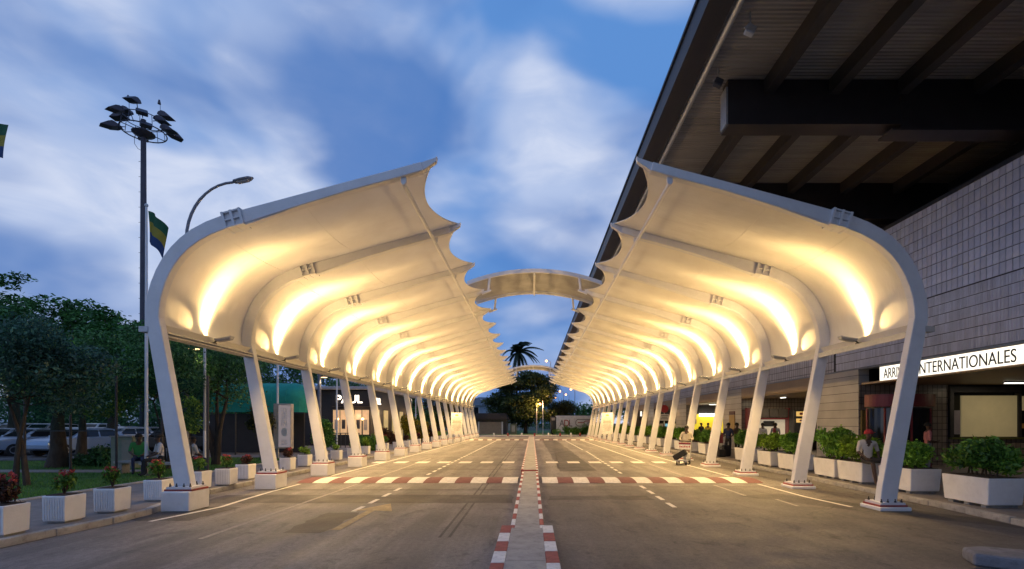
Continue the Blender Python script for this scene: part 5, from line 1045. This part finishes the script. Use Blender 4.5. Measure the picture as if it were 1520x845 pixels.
SIT = dict(STAND); SIT.update(pel=(0, 0, .55), bel=(0, .02, .72), che=(0, -.03, .96), nek=(0, -.06, 1.12), jaw=(.0, -.09, 1.20), sku=(0, -.07, 1.28), top=(0, -.06, 1.345), lsh=(-.19, -.03, 1.04), lel=(-.25, -.1, .77), lwr=(-.12, -.3, .66), lha=(-.06, -.35, .64), rsh=(.19, -.03, 1.04), rel=(.25, -.1, .77), rwr=(.12, -.3, .66), rha=(.06, -.35, .64),
           lhi=(-.1, -.02, .52), lkn=(-.13, -.44, .53), lan=(-.12, -.42, .10), lto=(-.13, -.58, .04), rhi=(.1, -.02, .52), rkn=(.13, -.44, .53), ran=(.12, -.42, .10), rto=(.13, -.58, .04))
def cl(n_, c): return mat(n_, c, .9, 0, .12, 8, .3, 60)
wht, kha, grn, red, yel, gry, pnk = cl('white shirt', (.55, .53, .52)), cl('cream tunic', (.50, .45, .36)), cl('green shirt', (.03, .22, .06)), cl('red top', (.33, .06, .06)), cl('yellow shirt', (.55, .38, .03)), cl('grey shirt', (.2, .2, .22)), cl('pink shirt', (.40, .16, .18))
shoe = M['black']
# seated on the end of the lime planter, one leg hanging to the kerb, the other drawn up
P1 = dict(SIT); P1.update(pel=(0, .05, .74), bel=(0, .06, .91), che=(-.01, .02, 1.15), nek=(0, -.01, 1.31), jaw=(.02, -.04, 1.39), sku=(.02, -.03, 1.47), top=(.02, -.02, 1.535), lsh=(-.2, .01, 1.23), lel=(-.27, -.03, .97), lwr=(-.16, -.22, .80), lha=(-.11, -.28, .78), rsh=(.19, .02, 1.23), rel=(.30, .08, .98), rwr=(.29, -.02, .76), rha=(.28, -.05, .70),
     lhi=(-.09, .02, .72), lkn=(-.07, -.40, .68), lan=(.0, -.42, .14), lto=(.05, -.56, .05), rhi=(.1, .02, .72), rkn=(.36, -.33, .74), ran=(.34, -.05, .40), rto=(.40, -.14, .32))
person((9.40, 13.55, .127), R(-8), 'person in a white T-shirt and red cap sitting on the planter end', P1, (wht, cl('black shorts', (.03, .028, .03)), M['skin']), cl('red cap', (.42, .03, .04)), legs='short')
# person pushing a luggage trolley towards the camera
P2 = dict(STAND); P2.update(lel=(-.30, -.02, 1.16), lwr=(-.26, -.30, 1.06), lha=(-.24, -.37, 1.05), rel=(.30, -.05, 1.14), rwr=(.16, -.28, 1.12), rha=(.10, -.33, 1.12), lkn=(-.11, -.10, .49), lan=(-.11, -.06, .10), lto=(-.12, -.22, .05), rkn=(.11, .04, .48), ran=(.10, .20, .13), rto=(.11, .08, .04))
px2, d2 = px(1021, 22.7), 22.9
w2, V2, ix2 = person((px2, d2, 0), R(-12), 'person in a long cream tunic pushing a loaded luggage trolley', P2, (kha, kha, shoe), sleeves='long')
q = MB(); q.grid(lambda u, v: ((.20+.06*u)*math.cos(2*PI*v)*(1.0), .01+(.15+.07*u)*math.sin(2*PI*v), 1.38-.78*u), 10, 18); link('tunic', q.mesh('tunic', kha, fix=False), w2)
ty = thing('luggage_trolley', (px2-.38, d2-.72, 0), 'low luggage trolley with a lettered front panel', 'trolley', None, R(-28))
q = MB(); q.bx(-.28, .28, -.45, .35, .18, .22); q.build('deck', M['steel2'], ty)
for x in (-.26, .26): q = MB(); q.tube([(x, -.4, .2), (x, .32, .2), (x, .42, .6), (x, .46, 1.04)], .018, 8); q.build('side_frame', M['steel2'], ty)
q = MB(); q.tube([(-.28, .46, 1.05), (.28, .46, 1.05)], .022, 8); q.build('handle', M['black'], ty); q = MB(); q.bx(-.27, .27, .36, .38, .68, .98); fp = q.build('front_panel', M['whitepaint'], ty)
q = MB(); q.bx(-.27, .27, .352, .359, .9, .98); q.build('panel_band', cl('plum band', (.20, .04, .06)), fp)
rl = cl('red letters', (.4, .03, .05))
for k in range(7): q = MB(); x = -.21+.07*k; q.bx(x-.022, x+.022, .353, .3585, .76, .84-.012*(k % 3)); q.build('print_stroke', rl, fp)
for x, y in ((-.2, -.4), (.2, -.4), (-.24, .3), (.24, .3)): q = MB(); q.lathe([(.03, -.02), (.085, -.02), (.085, .02), (.03, .02)], (x, y, .085), 12, 0, 'X'); w_ = q.build('wheel', M['rubber'], ty); q = MB(); q.bx(x-.03, x+.03, y-.02, y+.02, .12, .18); q.build('fork', M['steel2'], w_)
su = thing('suitcase', (px2-.62, d2-.98, .225), 'black suitcase lying tilted on the front of the luggage trolley', 'suitcase', None, R(-28)); q = MB(); q.box((0, .1, .22), (.62, .34, .26), 0, Matrix.Rotation(R(-32), 3, 'Y')); q.build('shell', M['black'], su, bevel=.05, seg=3); q = MB(); q.tube([(.26, .1, .42), (.36, .1, .44), (.38, .1, .36)], .014, 6); q.build('carry_handle', cl('maroon strap', (.15, .03, .04)), su)
bg_ = thing('white_bag', (px2-.22, d2-.85, .225), 'small white bag standing behind the suitcase on the trolley', 'bag'); q = MB(); q.box((0, .1, .15), (.26, .18, .3), 0, .3); q.build('body', wht, bg_, bevel=.05, seg=2); q = MB(); q.tube([(-.07, .1, .28), (-.05, .1, .4), (.05, .1, .4), (.07, .1, .28)], .012, 6); q.build('strap', kha, bg_)
# people on the lawn benches
person((px(208, 17.0), 16.95, .13), R(35), 'person in a green shirt hunched on a lawn bench', SIT, (grn, M['navy'], shoe))
person((px(238, 16.4), 16.4, .13), R(-40), 'person in white seated behind a flowerpot on the lawn', SIT, (wht, M['black'], shoe))
person((px(284, 18.3), 18.3, .0), R(150), 'person in white crouched behind the first leaning leg', SIT, (wht, M['navy'], shoe))
# people under the terminal porch
def stander(x, d, rz, label, sh, tr, X=None, dy=0, sl='short'):
    J2 = dict(STAND); a = random.uniform(-.1, .1); J2['lwr'] = (-.16, -.24, 1.05); J2['lha'] = (-.10, -.28, 1.08)
    if random.random() < .5: J2['rwr'] = (.18, -.22, 1.02); J2['rha'] = (.12, -.27, 1.04)
    person((px(x, d), d, .127), rz, label, J2, (sh, tr, shoe), sleeves=sl)
stander(1378, 18.4, R(70), 'person in a pink shirt beside the burgundy door', pnk, gry)
stander(1150, 26.0, R(60), 'person in a red top beside the cash machine', red, cl('teal skirt', (.02, .12, .10)))
stander(1132, 29.0, R(180), 'person in white waiting at the food kiosk hatch', wht, M['navy'])
stander(1151, 29.4, R(150), 'person in grey next to the kiosk customer', gry, M['black'])
stander(1094, 27.0, R(20), 'person with a shaved head near the gold plaque', cl('brown shirt', (.12, .08, .06)), M['black'])
stander(1081, 26.0, R(-40), 'person in dark clothes beside the black bags', M['navy'], M['black'])
stander(1064, 26.6, R(-60), 'person in a green and yellow top behind the leaning leg', cl('olive yellow top', (.30, .28, .04)), M['black'])
stander(1041, 41.0, R(10), 'person in black in front of the yellow shop', M['black'], M['navy']); stander(1051, 41.3, R(-30), 'person in yellow in front of the yellow shop', yel, M['navy'])
stander(972, 40.0, R(-30), 'person in a yellow vest past the no parking sign', yel, gry)
for x, d, lb in ((1071, 25.2, 'black holdall on the pavement beside the leaning leg'), (1078, 25.7, 'black upright bag next to the holdall')):
    t_ = thing('travel_bag', (px(x, d), d, .127), lb, 'bag'); q = MB(); q.box((0, 0, .3 if x > 1075 else .2), (.4, .3, .6 if x > 1075 else .38)); q.build('body', M['black'], t_, bevel=.07, seg=3); q = MB(); z = .58 if x > 1075 else .36; q.tube([(-.1, 0, z), (-.08, 0, z+.14), (.08, 0, z+.14), (.1, 0, z)], .014, 6); q.build('handle', M['dark'], t_)
